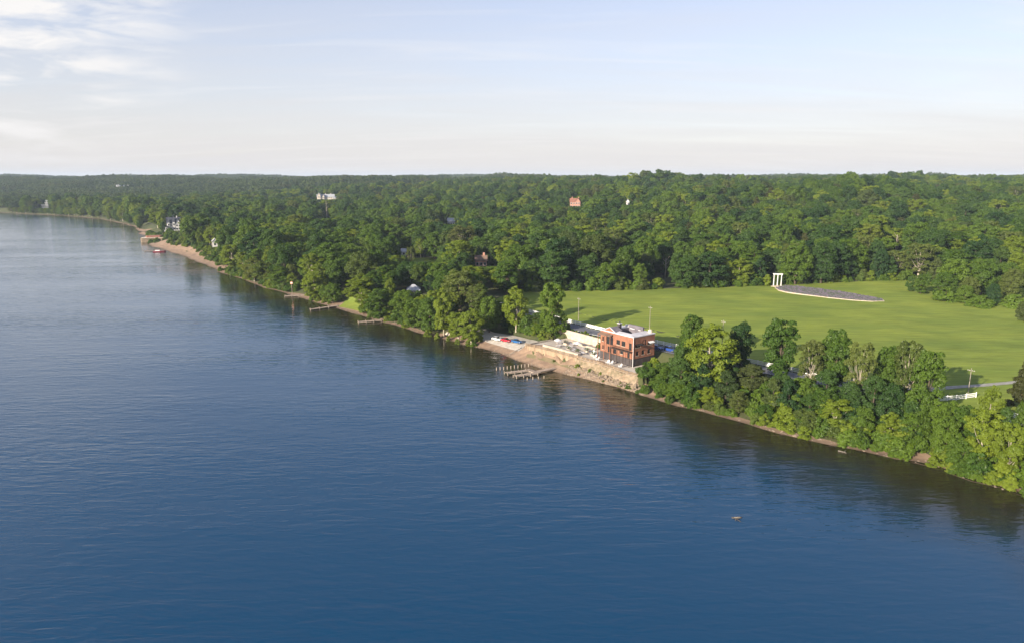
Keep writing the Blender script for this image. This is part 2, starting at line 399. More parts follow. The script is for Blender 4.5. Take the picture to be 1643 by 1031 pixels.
gnd = link('ground', ground_mesh()); tag(gnd, 'wooded ground rising from the river to low hills', kind='structure')

def sheet(name, P, Q, nu, nv, m, lift, label):
    """ruled sheet between two polylines, laid on the ground"""
    def samp(L, n):
        L = np.array(L, float); s = np.concatenate([[0], np.cumsum(np.linalg.norm(np.diff(L, axis=0), axis=1))]); u = np.linspace(0, s[-1], n)
        return np.stack([np.interp(u, s, L[:, 0]), np.interp(u, s, L[:, 1])], 1)
    A, B = samp(P, nu), samp(Q, nu); t = np.linspace(0, 1, nv)[:, None, None]
    G = A[None]*(1-t)+B[None]*t
    Z = ground(G[..., 0], G[..., 1])+lift
    V = np.concatenate([G, Z[..., None]], -1).reshape(-1, 3)
    idx = np.arange(nu*nv).reshape(nv, nu)
    Fq = np.stack([idx[:-1, :-1], idx[:-1, 1:], idx[1:, 1:], idx[1:, :-1]], -1).reshape(-1, 4)
    n = np.cross(V[Fq[0, 1]]-V[Fq[0, 0]], V[Fq[0, 2]]-V[Fq[0, 0]])
    if n[2] < 0: Fq = Fq[:, ::-1]
    o = link(name, np_mesh(name, V, Fq, m, True)); return tag(o, label, kind='structure')

def grass_mat():
    m = mat('field_grass', (0.238, 0.282, 0.045), (0.165, 0.222, 0.038), .035, .95, bump=.10, bscale=1.6, detail=8, lo=.32, hi=.68, stretch=(1, 2.2, 1), spec=.1)
    t = m.node_tree; b = t.nodes['Principled BSDF']
    src = b.inputs['Base Color'].links[0].from_socket
    tc = N(t, 'ShaderNodeTexCoord'); mp = N(t, 'ShaderNodeMapping'); mp.inputs['Rotation'].default_value = (0, 0, R(8)); mp.inputs['Scale'].default_value = (.10, .75, 1)
    LK(t, tc.outputs['Object'], mp.inputs[0])
    n = N(t, 'ShaderNodeTexNoise'); n.inputs['Scale'].default_value = 1; n.inputs['Detail'].default_value = 6; n.inputs['Roughness'].default_value = .65
    LK(t, mp.outputs[0], n.inputs['Vector'])
    mr = N(t, 'ShaderNodeMapRange'); mr.inputs[1].default_value = .3; mr.inputs[2].default_value = .7; mr.inputs[3].default_value = .72; mr.inputs[4].default_value = 1.2
    LK(t, n.outputs[0], mr.inputs[0])
    sx = N(t, 'ShaderNodeVectorMath', operation='SCALE'); LK(t, src, sx.inputs[0]); LK(t, mr.outputs[0], sx.inputs['Scale'])
    LK(t, sx.outputs[0], b.inputs['Base Color'])
    return m
M['grass'] = grass_mat()
sheet('field', FIELD_NEAR, FIELD_FAR, 190, 120, M['grass'], .06, 'broad green meadow behind the white fence')

def beach_mat():
    m = mat('beach_sand', (0.31, 0.210, 0.138), (0.20, 0.135, 0.09), .35, .9, bump=.12, bscale=1.2, detail=7)
    t = m.node_tree; b = t.nodes['Principled BSDF']; src = b.inputs['Base Color'].links[0].from_socket
    g = N(t, 'ShaderNodeNewGeometry'); sp_ = N(t, 'ShaderNodeSeparateXYZ'); LK(t, g.outputs['Position'], sp_.inputs[0])
    n = N(t, 'ShaderNodeTexNoise'); n.inputs['Scale'].default_value = .5; LK(t, g.outputs['Position'], n.inputs['Vector'])
    zz = MATH(t, 'ADD', sp_.outputs[2], MATH(t, 'MULTIPLY', n.outputs[0], .25))
    mr = N(t, 'ShaderNodeMapRange'); mr.inputs[1].default_value = .12; mr.inputs[2].default_value = .5; mr.inputs[3].default_value = .42; mr.inputs[4].default_value = 1.0
    LK(t, zz, mr.inputs[0])
    sx = N(t, 'ShaderNodeVectorMath', operation='SCALE'); LK(t, src, sx.inputs[0]); LK(t, mr.outputs[0], sx.inputs['Scale'])
    LK(t, sx.outputs[0], b.inputs['Base Color'])
    return m
M['beach'] = beach_mat()
def beach():
    sel = [i for i in range(len(SH)) if SH[i][1] > 60 and SH[i][1] < 1800 and SH[i][0] > -1400]
    wd = []
    for i in sel:
        x, y = SH[i]; a, b = ab(x, y); px_ = proj(x, y, 0)[0] if y > 0 else 3000
        wv = np.interp(px_, [0, 120, 215, 232, 250, 290, 350, 362, 460, 475, 500, 545, 575, 600, 690, 720, 780, 850, 930, 1010, 1040, 1090, 1200, 1330, 1400, 1480, 1520, 1700],
                       [1, 1, 2, 12, 14, 16, 7, 1.2, 1, 5, 3.2, 7, 4, 1.6, 2.2, 7, 12, 9, 7.5, 4.5, 3.0, 1.8, 1.8, 1.6, 2.2, 4.5, 2.4, 2])
        wd.append(wv*(1+.22*math.sin(arc[i]/4.)+.15*math.sin(arc[i]/1.7)))
    A = np.array([SH[i]-nrm_in[i]*3 for i in sel]); B = np.array([SH[i]+nrm_in[i]*w_ for i, w_ in zip(sel, wd)])
    nv = 14; t = np.linspace(0, 1, nv)[:, None, None]; G = A[None]*(1-t)+B[None]*t
    Z = ground(G[..., 0], G[..., 1])+.09
    nu = len(sel); idx = np.arange(nu*nv).reshape(nv, nu)
    Fq = np.stack([idx[:-1, :-1], idx[:-1, 1:], idx[1:, 1:], idx[1:, :-1]], -1).reshape(-1, 4)[:, ::-1]
    V = np.concatenate([G, Z[..., None]], -1).reshape(-1, 3)
    n = np.cross(V[Fq[50, 1]]-V[Fq[50, 0]], V[Fq[50, 2]]-V[Fq[50, 0]])
    if n[2] < 0: Fq = Fq[:, ::-1]
    o = link('beach', np_mesh('beach', V, Fq, M['beach'], True)); tag(o, 'narrow brown sand and gravel beach along the river', kind='structure')
beach()
M['asphalt'] = mat('asphalt', (0.135, 0.138, 0.155), (0.105, 0.107, 0.12), .5, .85, spec=.3)
M['gravel'] = mat('gravel', (0.52, 0.47, 0.40), (0.40, 0.35, 0.29), .8, .95, bump=.05, detail=8)
M['paint_white'] = mat('paint_white', (0.80, 0.80, 0.78), (0.68, 0.68, 0.66), .6, .6)
ROAD_A = [loc2(150, 15.0), loc2(110, 16.0), loc2(84, 16.6), loc2(40, 16.9), loc2(12, 17.6), loc2(-20, 20.3), loc2(-60, 26.5), loc2(-95, 28.5), loc2(-160, 31)]
ROAD_B = [loc2(150, 22.2), loc2(110, 23.0), loc2(84, 23.4), loc2(40, 23.6), loc2(12, 24.2), loc2(-20, 27.0), loc2(-60, 33.2), loc2(-95, 35.2), loc2(-160, 38)]
sheet('road', ROAD_A, ROAD_B, 240, 6, M['asphalt'], .10, 'dark asphalt lane running between the trees and the white fence')
def line_sheet(f0, f1, nm, m):
    A = [tuple(np.array(p)*(1-f0)+np.array(q)*f0) for p, q in zip(ROAD_A, ROAD_B)]; B = [tuple(np.array(p)*(1-f1)+np.array(q)*f1) for p, q in zip(ROAD_A, ROAD_B)]
    return sheet(nm, A, B, 240, 2, m, .135, 'painted line along the edge of the asphalt lane')
line_sheet(.04, .055, 'road_marking', M['paint_white']); line_sheet(.945, .96, 'road_marking', M['paint_white'])
M['drive'] = mat('drive_gravel', (.36, .34, .30), (.25, .24, .20), .8, .95)
sheet('driveway', [loc2(-62, 34), loc2(-68, 45), loc2(-72, 54), loc2(-80, 72), loc2(-92, 110)], [loc2(-68, 34.5), loc2(-71.5, 45), loc2(-74.6, 54), loc2(-82.4, 72), loc2(-94.4, 110)], 60, 4, M['drive'], .12, 'pale drive leaving the lane across the meadow')
sheet('gravel_lot', [loc2(47.3, -6.6), loc2(58, -7), loc2(70, -8), loc2(84, -8.8)], [loc2(47.3, 6), loc2(58, 6.2), loc2(70, 5), loc2(84, 0)], 60, 12, M['gravel'], .12, 'pale gravel parking place at the head of the beach')

# ------------------------------------------------------------------ materials of built things
def brick_mat():
    m = bpy.data.materials.new('brick'); m.use_nodes = True; t = m.node_tree; b = t.nodes['Principled BSDF']
    tc = N(t, 'ShaderNodeTexCoord'); sep = N(t, 'ShaderNodeSeparateXYZ'); LK(t, tc.outputs['Object'], sep.inputs[0])
    cmb = N(t, 'ShaderNodeCombineXYZ'); LK(t, MATH(t, 'ADD', sep.outputs[0], sep.outputs[1]), cmb.inputs[0]); LK(t, sep.outputs[2], cmb.inputs[1])
    br = N(t, 'ShaderNodeTexBrick'); br.inputs['Scale'].default_value = 1; br.inputs['Brick Width'].default_value = .23; br.inputs['Row Height'].default_value = .075; br.inputs['Mortar Size'].default_value = .008
    br.inputs['Color1'].default_value = (.30, .105, .052, 1); br.inputs['Color2'].default_value = (.22, .075, .038, 1); br.inputs['Mortar'].default_value = (.29, .19, .13, 1)
    LK(t, cmb.outputs[0], br.inputs['Vector'])
    n = N(t, 'ShaderNodeTexNoise'); n.inputs['Scale'].default_value = .7; n.inputs['Detail'].default_value = 6; LK(t, tc.outputs['Object'], n.inputs['Vector'])
    mr = N(t, 'ShaderNodeMapRange'); mr.inputs[1].default_value = .3; mr.inputs[2].default_value = .7; mr.inputs[3].default_value = .78; mr.inputs[4].default_value = 1.2; LK(t, n.outputs[0], mr.inputs[0])
    s = N(t, 'ShaderNodeVectorMath', operation='SCALE'); LK(t, br.outputs[0], s.inputs[0]); LK(t, mr.outputs[0], s.inputs['Scale']); LK(t, s.outputs[0], b.inputs['Base Color'])
    b.inputs['Roughness'].default_value = .85; return m
M['brick'] = brick_mat()
M['dark_base'] = mat('dark_base', (.075, .062, .060), (.055, .046, .045), .8, .8)
M['roof_white'] = mat('roof_white', (.62, .59, .60), (.48, .46, .47), .5, .7)
M['roof_deck'] = mat('roof_deck', (.17, .15, .17), (.12, .11, .125), .6, .8)
M['glass_dark'] = mat('glass_dark', (.018, .022, .026), (.03, .034, .036), .6, .12, spec=.6)
M['frame_dark'] = mat('frame_dark', (.05, .035, .028), (.035, .026, .02), 2, .6)
M['iron'] = mat('iron', (.025, .022, .02), (.04, .035, .03), 2, .5)
M['cream'] = mat('cream', (.66, .57, .43), (.54, .45, .33), .5, .8)
M['stone_pale'] = mat('stone_pale', (.50, .43, .345), (.36, .30, .235), .7, .9, bump=.04)
M['stone_tan'] = mat('stone_tan', (.32, .235, .16), (.17, .14, .085), .7, .9, bump=.15, bscale=1.2, detail=8)
M['timber'] = mat('timber', (.38, .28, .185), (.24, .17, .11), .8, .85, stretch=(1, 1, .2))
M['dock_wood'] = mat('dock_wood', (.42, .325, .25), (.29, .22, .165), .9, .85)
M['post_wood'] = mat('post_wood', (.40, .33, .26), (.24, .195, .155), 1.4, .85)
M['concrete'] = mat('concrete', (.56, .49, .41), (.43, .37, .30), .35, .9, detail=7)
M['weeds'] = mat('weeds', (.16, .145, .07), (.25, .19, .11), .45, .95, bump=.12, bscale=1.3, detail=8)
M['white'] = mat('white', (.82, .81, .79), (.74, .73, .71), .8, .55)
M['white_wall'] = mat('white_wall', (.64, .62, .60), (.54, .53, .51), .3, .75)
M['roof_slate'] = mat('roof_slate', (.075, .08, .10), (.05, .055, .07), .5, .75)
M['roof_brown'] = mat('roof_brown', (.20, .13, .09), (.14, .09, .065), .5, .85)
M['roof_grey'] = mat('roof_grey', (.40, .41, .43), (.32, .33, .35), .5, .7)
M['roof_red'] = mat('roof_red', (.30, .13, .085), (.22, .10, .07), .5, .85)
M['house_brick'] = mat('house_brick', (.42, .22, .155), (.34, .17, .12), .4, .85)
M['house_stone'] = mat('house_stone', (.60, .54, .45), (.50, .44, .36), .4, .85)
M['rubber'] = mat('rubber', (.015, .015, .016), (.022, .022, .022), 3, .8)
M['rim'] = mat('rim', (.45, .45, .46), (.35, .35, .36), 3, .35, metal=.8)
M['lamp_clear'] = mat('lamp_clear', (.75, .76, .78), (.65, .66, .68), 3, .2)
M['lamp_red'] = mat('lamp_red', (.4, .02, .02), (.3, .015, .015), 3, .3)
def paint(nm, c): return mat(nm, c, tuple(x*.93 for x in c), .8, .28, spec=.6)
M['car_white'] = paint('car_white', (.75, .74, .74)); M['car_red'] = paint('car_red', (.42, .012, .03)); M['car_blue'] = paint('car_blue', (.015, .10, .28))
M['car_navy'] = paint('car_navy', (.02, .06, .26)); M['car_black'] = paint('car_black', (.02, .02, .024)); M['boat_red'] = paint('boat_red', (.26, .05, .07))
M['orange'] = mat('orange', (.75, .20, .05), (.62, .15, .04), 1, .6)
M['lavender'] = mat('lavender', (.13, .105, .14), (.06, .075, .05), .55, .95, lo=.4, hi=.6)
M['soil'] = mat('soil', (.11, .085, .075), (.075, .06, .05), .9, .95, bump=.05)
M['driftwood'] = mat('driftwood', (.25, .215, .17), (.10, .085, .07), 2.5, .85)
M['wet_wood'] = mat('wet_wood', (.05, .04, .03), (.08, .065, .05), 2, .5)
M['stone_grey'] = mat('stone_grey', (.29, .225, .165), (.17, .13, .095), .8, .9)

def P3(a, b, z): x, y = loc2(a, b); return (x, y, z)

# ------------------------------------------------------------------ patio and its walls
def edge_poly():
    return [(b, a) for a, b in PATIO]          # local x = b, y = a
patio = MB().prism([(b+.25, a) for b, a in edge_poly()][::-1]+[(12.9, 46.5), (12.9, -8.0)][::-1][::-1], 3.2, ZP).build('patio', M['concrete'], None, P3(0, 0, 0), TH)
tag(patio, 'pale concrete terrace round the brick house', kind='structure')
sheet('weed_strip', [loc2(45, -7.9), loc2(38, -6.0), loc2(21.7, -4.6), loc2(12, -4.3), loc2(4, -4.6)], [loc2(43, -9.6), loc2(38, -8.6), loc2(21.7, -7.2), loc2(12, -6.2), loc2(4, -5.6)], 60, 6, M['weeds'], .14, 'weedy grey-green strip below the timber wall')
def plank_wall(name, pts, z0, z1, m, label, step=.34, thick=.22):
    r = thing(name, label, 'wall', P3(0, 0, 0), TH); mb = MB(); g = random.Random(3)
    for (a0, b0), (a1, b1) in zip(pts[:-1], pts[1:]):
        L = math.hypot(a1-a0, b1-b0); n = max(1, int(L/step))
        for k in range(n):
            t0, t1 = k/n, (k+.93)/n; th = thick*g.uniform(.75, 1.3)
            p = Vector((b0+(b1-b0)*(t0+t1)/2, a0+(a1-a0)*(t0+t1)/2, 0)); d = Vector((b1-b0, a1-a0, 0)).normalized()
            wd = L*(t1-t0); nv = Vector((d.y, -d.x, 0))
            q = [p-d*wd/2-nv*th, p+d*wd/2-nv*th, p+d*wd/2+nv*th, p-d*wd/2+nv*th]
            mb.prism([(v.x, v.y) for v in q], z0+g.uniform(-.05, .05), z1+g.uniform(-.04, .03))
    o = mb.build('boards', m, r); o['kind'] = 'stuff'
    cap = MB()
    for (a0, b0), (a1, b1) in zip(pts[:-1], pts[1:]): cap.beam((b0, a0, z1+.08), (b1, a1, z1+.08), .5, .12)
    cap.build('coping', m, r); return r
plank_wall('timber_retaining_wall', [p for p in PATIO if p[0] >= 20], 1.3, ZP-.04, M['timber'], 'tan timber board wall holding up the terrace above the beach')
def rough_wall():
    r = thing('stone_retaining_wall', 'rough tan stone wall under the terrace in front of the brick house', 'wall', P3(0, 0, 0), TH)
    pts = [p for p in PATIO if p[0] < 23]; g = random.Random(8)
    S = []
    for (a0, b0), (a1, b1) in zip(pts[:-1], pts[1:]):
        n = max(2, int(math.hypot(a1-a0, b1-b0)/.55))
        S += [(a0+(a1-a0)*k/n, b0+(b1-b0)*k/n) for k in range(n)]
    S.append(pts[-1]); mb = MB(); vs = []; nz = 9
    for i, (a, b) in enumerate(S):
        for k in range(nz):
            t = k/(nz-1); vs.append((b-.15-(1-t)**1.4*2.0*(.75+.35*math.sin(a*.9))+g.uniform(-.24, .24), a+g.uniform(-.12, .12)-(.6*(1-t) if a < -5 else 0), .9+t*(ZP-.95)+(g.uniform(-.14, .14) if 0 < k < nz-1 else 0)))
    fs = [(i*nz+k, (i+1)*nz+k, (i+1)*nz+k+1, i*nz+k+1) for i in range(len(S)-1) for k in range(nz-1)]
    n_ = len(vs); vs += [(b+.7, a, ZP-.06) for a, b in S]; fs += [(i*nz+nz-1, (i+1)*nz+nz-1, n_+i+1, n_+i) for i in range(len(S)-1)]
    mb.add(vs, fs); mb.build('wall_face', M['stone_tan'], r)
rough_wall()
def picket_fence(name, pts, label, hgt=1.0):
    r = thing(name, label, 'fence', P3(0, 0, ZP), TH); pick = MB(); post = None; rails = MB()
    for (a0, b0), (a1, b1) in zip(pts[:-1], pts[1:]):
        L = math.hypot(a1-a0, b1-b0); n = max(1, round(L/2.0))
        for k in range(n+1):
            if k == n and (a1, b1) != pts[-1]: continue
            t = k/n
            if post is None: post = MB().box(-.06, .06, -.06, .06, 0, hgt+.12).mesh('post', M['timber'])
            link('post', post, r, (b0+(b1-b0)*t+.1, a0+(a1-a0)*t, .02))
        for zz in (.25, hgt-.15): rails.beam((b0+.1, a0, zz), (b1+.1, a1, zz), .05, .09)
        m_ = int(L/.24)
        for k in range(m_):
            t = (k+.5)/m_; x, y = b0+(b1-b0)*t+.04, a0+(a1-a0)*t; pick.box(x-.02, x+.02, y-.05, y+.05, .08, hgt)
    rails.build('rails', M['timber'], r); o = pick.build('pickets', M['timber'], r); o['kind'] = 'stuff'
picket_fence('picket_fence', PATIO, 'low tan picket fence along the edge of the terrace')
def slab_wall(name, pts, z0, z1, th, m, label, cap=True):
    r = thing(name, label, 'wall', P3(0, 0, 0), TH); mb = MB(); cp_ = MB()
    for (a0, b0), (a1, b1) in zip(pts[:-1], pts[1:]):
        mb.beam((b0, a0, (z0+z1)/2), (b1, a1, (z0+z1)/2), th, z1-z0)
        cp_.beam((b0, a0, z1+.07), (b1, a1, z1+.07), th+.14, .12)
    mb.build('wall_face', m, r)
    if cap: cp_.build('coping', M['stone_pale'], r)
slab_wall('terrace_wall', [(41.5, -2.6), (32, -1.8), (23.6, -1.6)], ZP-.05, ZP+.75, 1.3, M['stone_pale'], 'long low pale stone wall beside the picket fence on the terrace')
slab_wall('terrace_wall', [(39.4, 9.4), (25.8, 8.6)], ZP-.05, ZP+.7, .9, M['stone_pale'], 'low pale stone wall at the back of the terrace left of the brick house')
slab_wall('high_terrace_wall', [(50.5, 9.6), (49.2, 13.3), (20.0, 13.3)], ZP-1.2, ZR+.35, .5, M['stone_pale'], 'tall cream retaining wall below the lane left of the brick house')
slab_wall('terrace_end_wall', [(46.8, -7.2), (47.2, -1.0), (47.0, 6.0)], 1.2, ZP+.25, .5, M['stone_pale'], 'pale end wall of the terrace facing the parked cars')
def steps():
    r = thing('terrace_steps', 'pale stone steps from the gravel lot up to the terrace', 'steps', P3(0, 0, 0), TH)
    me = None
    for k in range(8):
        me = me or MB().box(0, 2.6, 0, .42, 0, .29).mesh('step', M['stone_pale'])
        link('step', me, r, (6.3, 50.2-.4*k, 1.95+.29*k))
steps()

# ------------------------------------------------------------------ the brick house
B0, B1, A0, A1 = 2.6, 12.8, 2.4, 17.6
ZB, ZT = 6.9, 14.1
def wall_open(u0, u1, v0, v1, holes, place, th):
    """a wall of the given thickness with real openings; place(u, v, depth) -> local point"""
    us = sorted({u0, u1, *[h[0] for h in holes], *[h[1] for h in holes]}); vs = sorted({v0, v1, *[h[2] for h in holes], *[h[3] for h in holes]}); mb = MB()
    for i in range(len(us)-1):
        for j in range(len(vs)-1):
            uc, vc = (us[i]+us[i+1])/2, (vs[j]+vs[j+1])/2
            if any(h[0] < uc < h[1] and h[2] < vc < h[3] for h in holes): continue
            mb.add([place(us[i], vs[j], 0), place(us[i+1], vs[j], 0), place(us[i+1], vs[j+1], 0), place(us[i], vs[j+1], 0)], [(0, 1, 2, 3)])
    for h in holes:
        c = [(h[0], h[2]), (h[1], h[2]), (h[1], h[3]), (h[0], h[3])]
        for k in range(4):
            p, q = c[k], c[(k+1) % 4]
            mb.add([place(*p, 0), place(*q, 0), place(*q, th), place(*p, th)], [(0, 1, 2, 3)])
    return mb
def window(parent, h, place, panes=2, sill=True, fm='frame_dark', name='window'):
    u0, u1, v0, v1 = h; mb = MB(); w_ = .09
    def bar(ua, ub, va, vb, d0=.10, d1=.20):
        ps = [place(u, v, d) for d in (d0, d1) for v in (va, vb) for u in (ua, ub)]
        mb.add(ps, [(0, 1, 3, 2), (4, 6, 7, 5), (0, 4, 5, 1), (2, 3, 7, 6), (0, 2, 6, 4), (1, 5, 7, 3)])
    bar(u0, u1, v0, v0+w_); bar(u0, u1, v1-w_, v1); bar(u0, u0+w_, v0, v1); bar(u1-w_, u1, v0, v1)
    for k in range(1, panes): uu = u0+(u1-u0)*k/panes; bar(uu-.04, uu+.04, v0, v1)
    o = mb.build(name, M[fm], parent)
    MB().add([place(u0, v0, .22), place(u1, v0, .22), place(u1, v1, .22), place(u0, v1, .22)], [(0, 1, 2, 3)]).build('pane', M['glass_dark'], o)
    if sill:
        mb = MB(); ps = [place(u, v, d) for d in (-.10, .1) for v in (v0-.14, v0) for u in (u0-.12, u1+.12)]
        mb.add(ps, [(0, 1, 3, 2), (4, 6, 7, 5), (0, 4, 5, 1), (2, 3, 7, 6), (0, 2, 6, 4), (1, 5, 7, 3)]); mb.build('sill', M['stone_pale'], o)
    return o
def brick_house():
    r = thing('brick_house', 'two-storey orange brick house on a dark base with a white flat roof', 'house', P3(0, 0, 0), TH)
    lb, la = B1-B0, A1-A0
    def right(u, v, d): return (B0+u, A0+d, v)              # end wall, towards the right
    def front(u, v, d): return (B0+d, A0+u, v)              # river wall
    def back(u, v, d): return (B1-d, A1-u, v)
    def left(u, v, d): return (B1-u, A1-d, v)
    top = ZT
    hr = [(1.0, 3.5, top-3.5, top-2.3), (4.35, 4.95, top-3.1, top-1.3), (5.5, 6.1, top-3.1, top-1.3), (6.9, 9.1, top-3.3, top-2.2), (1.4, 2.7, top-6.2, top-4.7), (4.1, 5.4, top-6.2, top-4.7), (6.9, 8.2, top-6.2, top-4.7)]
    hf = [(.7, 1.9, top-4.4, top-2.0), (3.6, 5.2, top-3.6, top-1.9), (6.0, 7.6, top-3.5, top-1.9), (9.2, 12.2, top-4.2, top-1.6), (13.3, 14.3, top-3.6, top-2.0),
          (1.5, 2.5, top-7.1, top-5.0), (4.4, 5.8, top-6.3, top-4.9), (7.6, 8.9, top-6.9, top-4.8), (9.9, 11.6, top-7.0, top-4.9), (13.1, 14.2, top-6.4, top-5.0)]
    w1 = wall_open(0, lb, ZB, top, hr, right, .3).build('end_wall', M['brick'], r)
    w2 = wall_open(0, la, ZB, top, hf, front, .3).build('river_wall', M['brick'], r)
    wall_open(0, la, ZB, top, [(1.5, 2.7, 11, 12.6), (5, 6.2, 11, 12.6), (9, 10.2, 11, 12.6)], back, .3).build('lane_wall', M['brick'], r)
    wall_open(0, lb, ZB, top, [(2, 3.2, 11, 12.6), (6.5, 7.7, 11, 12.6)], left, .3).build('far_end_wall', M['brick'], r)
    for h in hr: window(r, h, right, 1 if h[1]-h[0] < 1.2 else 3)
    for i, h in enumerate(hf): window(r, h, front, 3 if h[1]-h[0] > 1.5 else 1, sill=h[3]-h[2] < 1.7, name='window' if h[3]-h[2] < 1.7 or h[1]-h[0] > 2 else 'door')
    for h in [(1.5, 2.7, 11, 12.6), (5, 6.2, 11, 12.6), (9, 10.2, 11, 12.6)]: window(r, h, back, 2)
    for h in [(2, 3.2, 11, 12.6), (6.5, 7.7, 11, 12.6)]: window(r, h, left, 2)
    # lintels proud of the brick, brick bands, corner pipe
    lt = None
    for h in hr+[]:
        MB().box(B0+h[0]-.15, B0+h[1]+.15, A0-.05, A0+.04, h[3], h[3]+.14).build('lintel', M['brick'], r)
    MB().box(B0-.06, B1+.06, A0-.06, A1+.06, ZB-.12, ZB+.06).build('belt_course', M['frame_dark'], r)
    MB().box(B0+.04, B1-.04, A0+.04, A1-.04, 3.5, ZB-.12).build('base', M['dark_base'], r)
    for u in (1.6, 4.6, 7.6): MB().box(B0+u, B0+u+1.6, A0-.02, A0+.03, 4.45, 6.2).build('base_panel', M['frame_dark'], r)
    MB().tube([(B0-.09, A0-.09, ZP), (B0-.09, A0-.09, top)], .07, 8).build('downpipe', M['white'], r)
    # roof: white rim round a sunken dark deck
    rm = MB()
    d0, d1, e0, e1 = B0+1.9, B1-1.3, A0+3.2, A1-4.6
    z1 = ZT+.30
    O_ = [(B0-.12, A0-.12), (B1+.12, A0-.12), (B1+.12, A1+.12), (B0-.12, A1+.12)]; I_ = [(d0, e0), (d1, e0), (d1, e1), (d0, e1)]
    vs = [(*p, z1) for p in O_]+[(*p, z1+.32) for p in I_]+[(*p, ZT-.0) for p in O_]+[(*p, ZT-1.3) for p in I_]
    fs = []
    for k in range(4):
        j = (k+1) % 4; fs += [(k, j, 4+j, 4+k), (8+k, 8+j, j, k)]
    rm.add(vs, fs); roof = rm.build('roof', M['roof_white'], r)
    MB().add([(*p, ZT-1.28) for p in I_], [(0, 1, 2, 3)]).build('roof_deck', M['roof_deck'], roof)
    MB().add([(*p, z1+.32) for p in I_]+[(*p, ZT-1.3) for p in I_], [(k, (k+1) % 4, 4+(k+1) % 4, 4+k) for k in range(4)]).build('deck_wall', M['roof_deck'], roof)
    MB().box(d1-.5, d1+.1, e0+.6, e1-.2, z1+.3, z1+1.5).build('roof_screen', M['roof_deck'], roof)
    MB().box(d0+.05, d1-.05, e0+.06, e0+.36, ZT-1.25, ZT+.1).build('deck_bench', M['roof_white'], roof)
    # the river-side gable
    g0, g1 = A0+8.2, A0+13.4; gm = (g0+g1)/2
    MB().add([(B0-.05, g0, z1+.05), (B0-.05, g1, z1+.05), (B0-.05, gm, z1+1.3), (B0+3.2, gm, z1+1.3), (B0+3.2, g0, z1+.34), (B0+3.2, g1, z1+.34)], [(0, 2, 1), (0, 4, 3, 2), (1, 2, 3, 5), (3, 4, 5)]).build('gable', M['brick'], roof)
    for sgn, gg in ((0, g0), (1, g1)):
        MB().beam((B0-.1, gg, z1+.08), (B0-.1, gm, z1+1.42), .35, .14).build('gable_coping', M['roof_white'], roof)
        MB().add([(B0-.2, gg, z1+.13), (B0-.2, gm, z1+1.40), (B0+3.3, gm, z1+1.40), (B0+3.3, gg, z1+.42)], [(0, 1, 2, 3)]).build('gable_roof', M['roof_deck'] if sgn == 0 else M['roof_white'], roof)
    ch = MB().box(B0+4.3, B0+5.3, A0+10.6, A0+11.6, ZT-1.2, ZT+2.3).build('chimney', M['dark_base'], roof)
    MB().box(B0+4.15, B0+5.45, A0+10.45, A0+11.75, ZT+2.3, ZT+2.5).build('chimney_cap', M['roof_white'], roof)
    MB().tube([(B0+4.8, A0+11.1, ZT+2.5), (B0+4.8, A0+11.1, ZT+3.1)], [.3, .22], 8).build('chimney_pot', M['iron'], roof)
    for (x, y, sx, sy, h_) in ((B1-1.7, A0+7.6, 1.3, 2.2, 1.0), (B1-1.6, A0+5.0, 1.2, 1.0, .8), (B1-1.4, A0+10.8, .9, 1.6, .7)):
        u = MB().box(x, x+sx, y, y+sy, z1+.02, z1+.25+h_).build('roof_unit', M['roof_white'], roof)
    MB().tube([(B1-1.0, A0+1.3, z1+.0), (B1-1.0, A0+1.3, z1+.9), (B1-1.0, A0+1.3, z1+1.1)], [.7, .7, .25], 10).build('roof_tank', M['cream'], roof)
    # awnings on the end wall
    for h in (hr[3], hr[0]):
        MB().add([right(h[0]-.2, h[3]+.12, -.02), right(h[1]+.2, h[3]+.12, -.02), right(h[1]+.2, h[3]-.28, -.95), right(h[0]-.2, h[3]-.28, -.95), right(h[0]-.2, h[3]-.45, -.95), right(h[1]+.2, h[3]-.45, -.95)], [(0, 1, 2, 3), (3, 2, 5, 4)]).build('awning', M['white'] if h is hr[3] else M['iron'], r)
    # balcony on the river wall
    zf = ZB+2.55
    bal = MB().box(B0-1.35, B0-.005, A0+.2, A0+9.0, zf-.22, zf).build('balcony', M['frame_dark'], r)
    rl = MB()
    rl.beam((B0-1.3, A0+.25, zf+1.0), (B0-1.3, A0+8.95, zf+1.0), .06, .07)
    for k in range(46): y = A0+.25+8.7*k/45; rl.box(B0-1.315, B0-1.285, y-.02, y+.02, zf, zf+.97)
    rl.build('railing', M['iron'], bal)
    for y in (A0+.4, A0+3.2, A0+6.0, A0+8.8): MB().box(B0-1.36, B0-1.2, y-.08, y+.08, ZP, zf-.22).build('balcony_post', M['frame_dark'], bal)
    # porch roof over the far bay
    MB().add([(B0-1.4, A0+9.2, ZT-1.0), (B0-1.4, A1+.1, ZT-1.0), (B0-.01, A1+.1, ZT-.5), (B0-.01, A0+9.2, ZT-.5), (B0-1.4, A0+9.2, ZT-1.15), (B0-1.4, A1+.1, ZT-1.15), (B0-.01, A1+.1, ZT-.68), (B0-.01, A0+9.2, ZT-.68)], [(0, 3, 2, 1), (4, 5, 6, 7), (0, 1, 5, 4), (0, 4, 7, 3), (1, 2, 6, 5)]).build('porch_roof', M['roof_brown'], r)
    for y in (A0+9.4, A0+12.2, A1-.1): MB().box(B0-1.3, B0-1.12, y-.09, y+.09, ZP, ZT-1.1).build('porch_post', M['brick'], r)
brick_house()

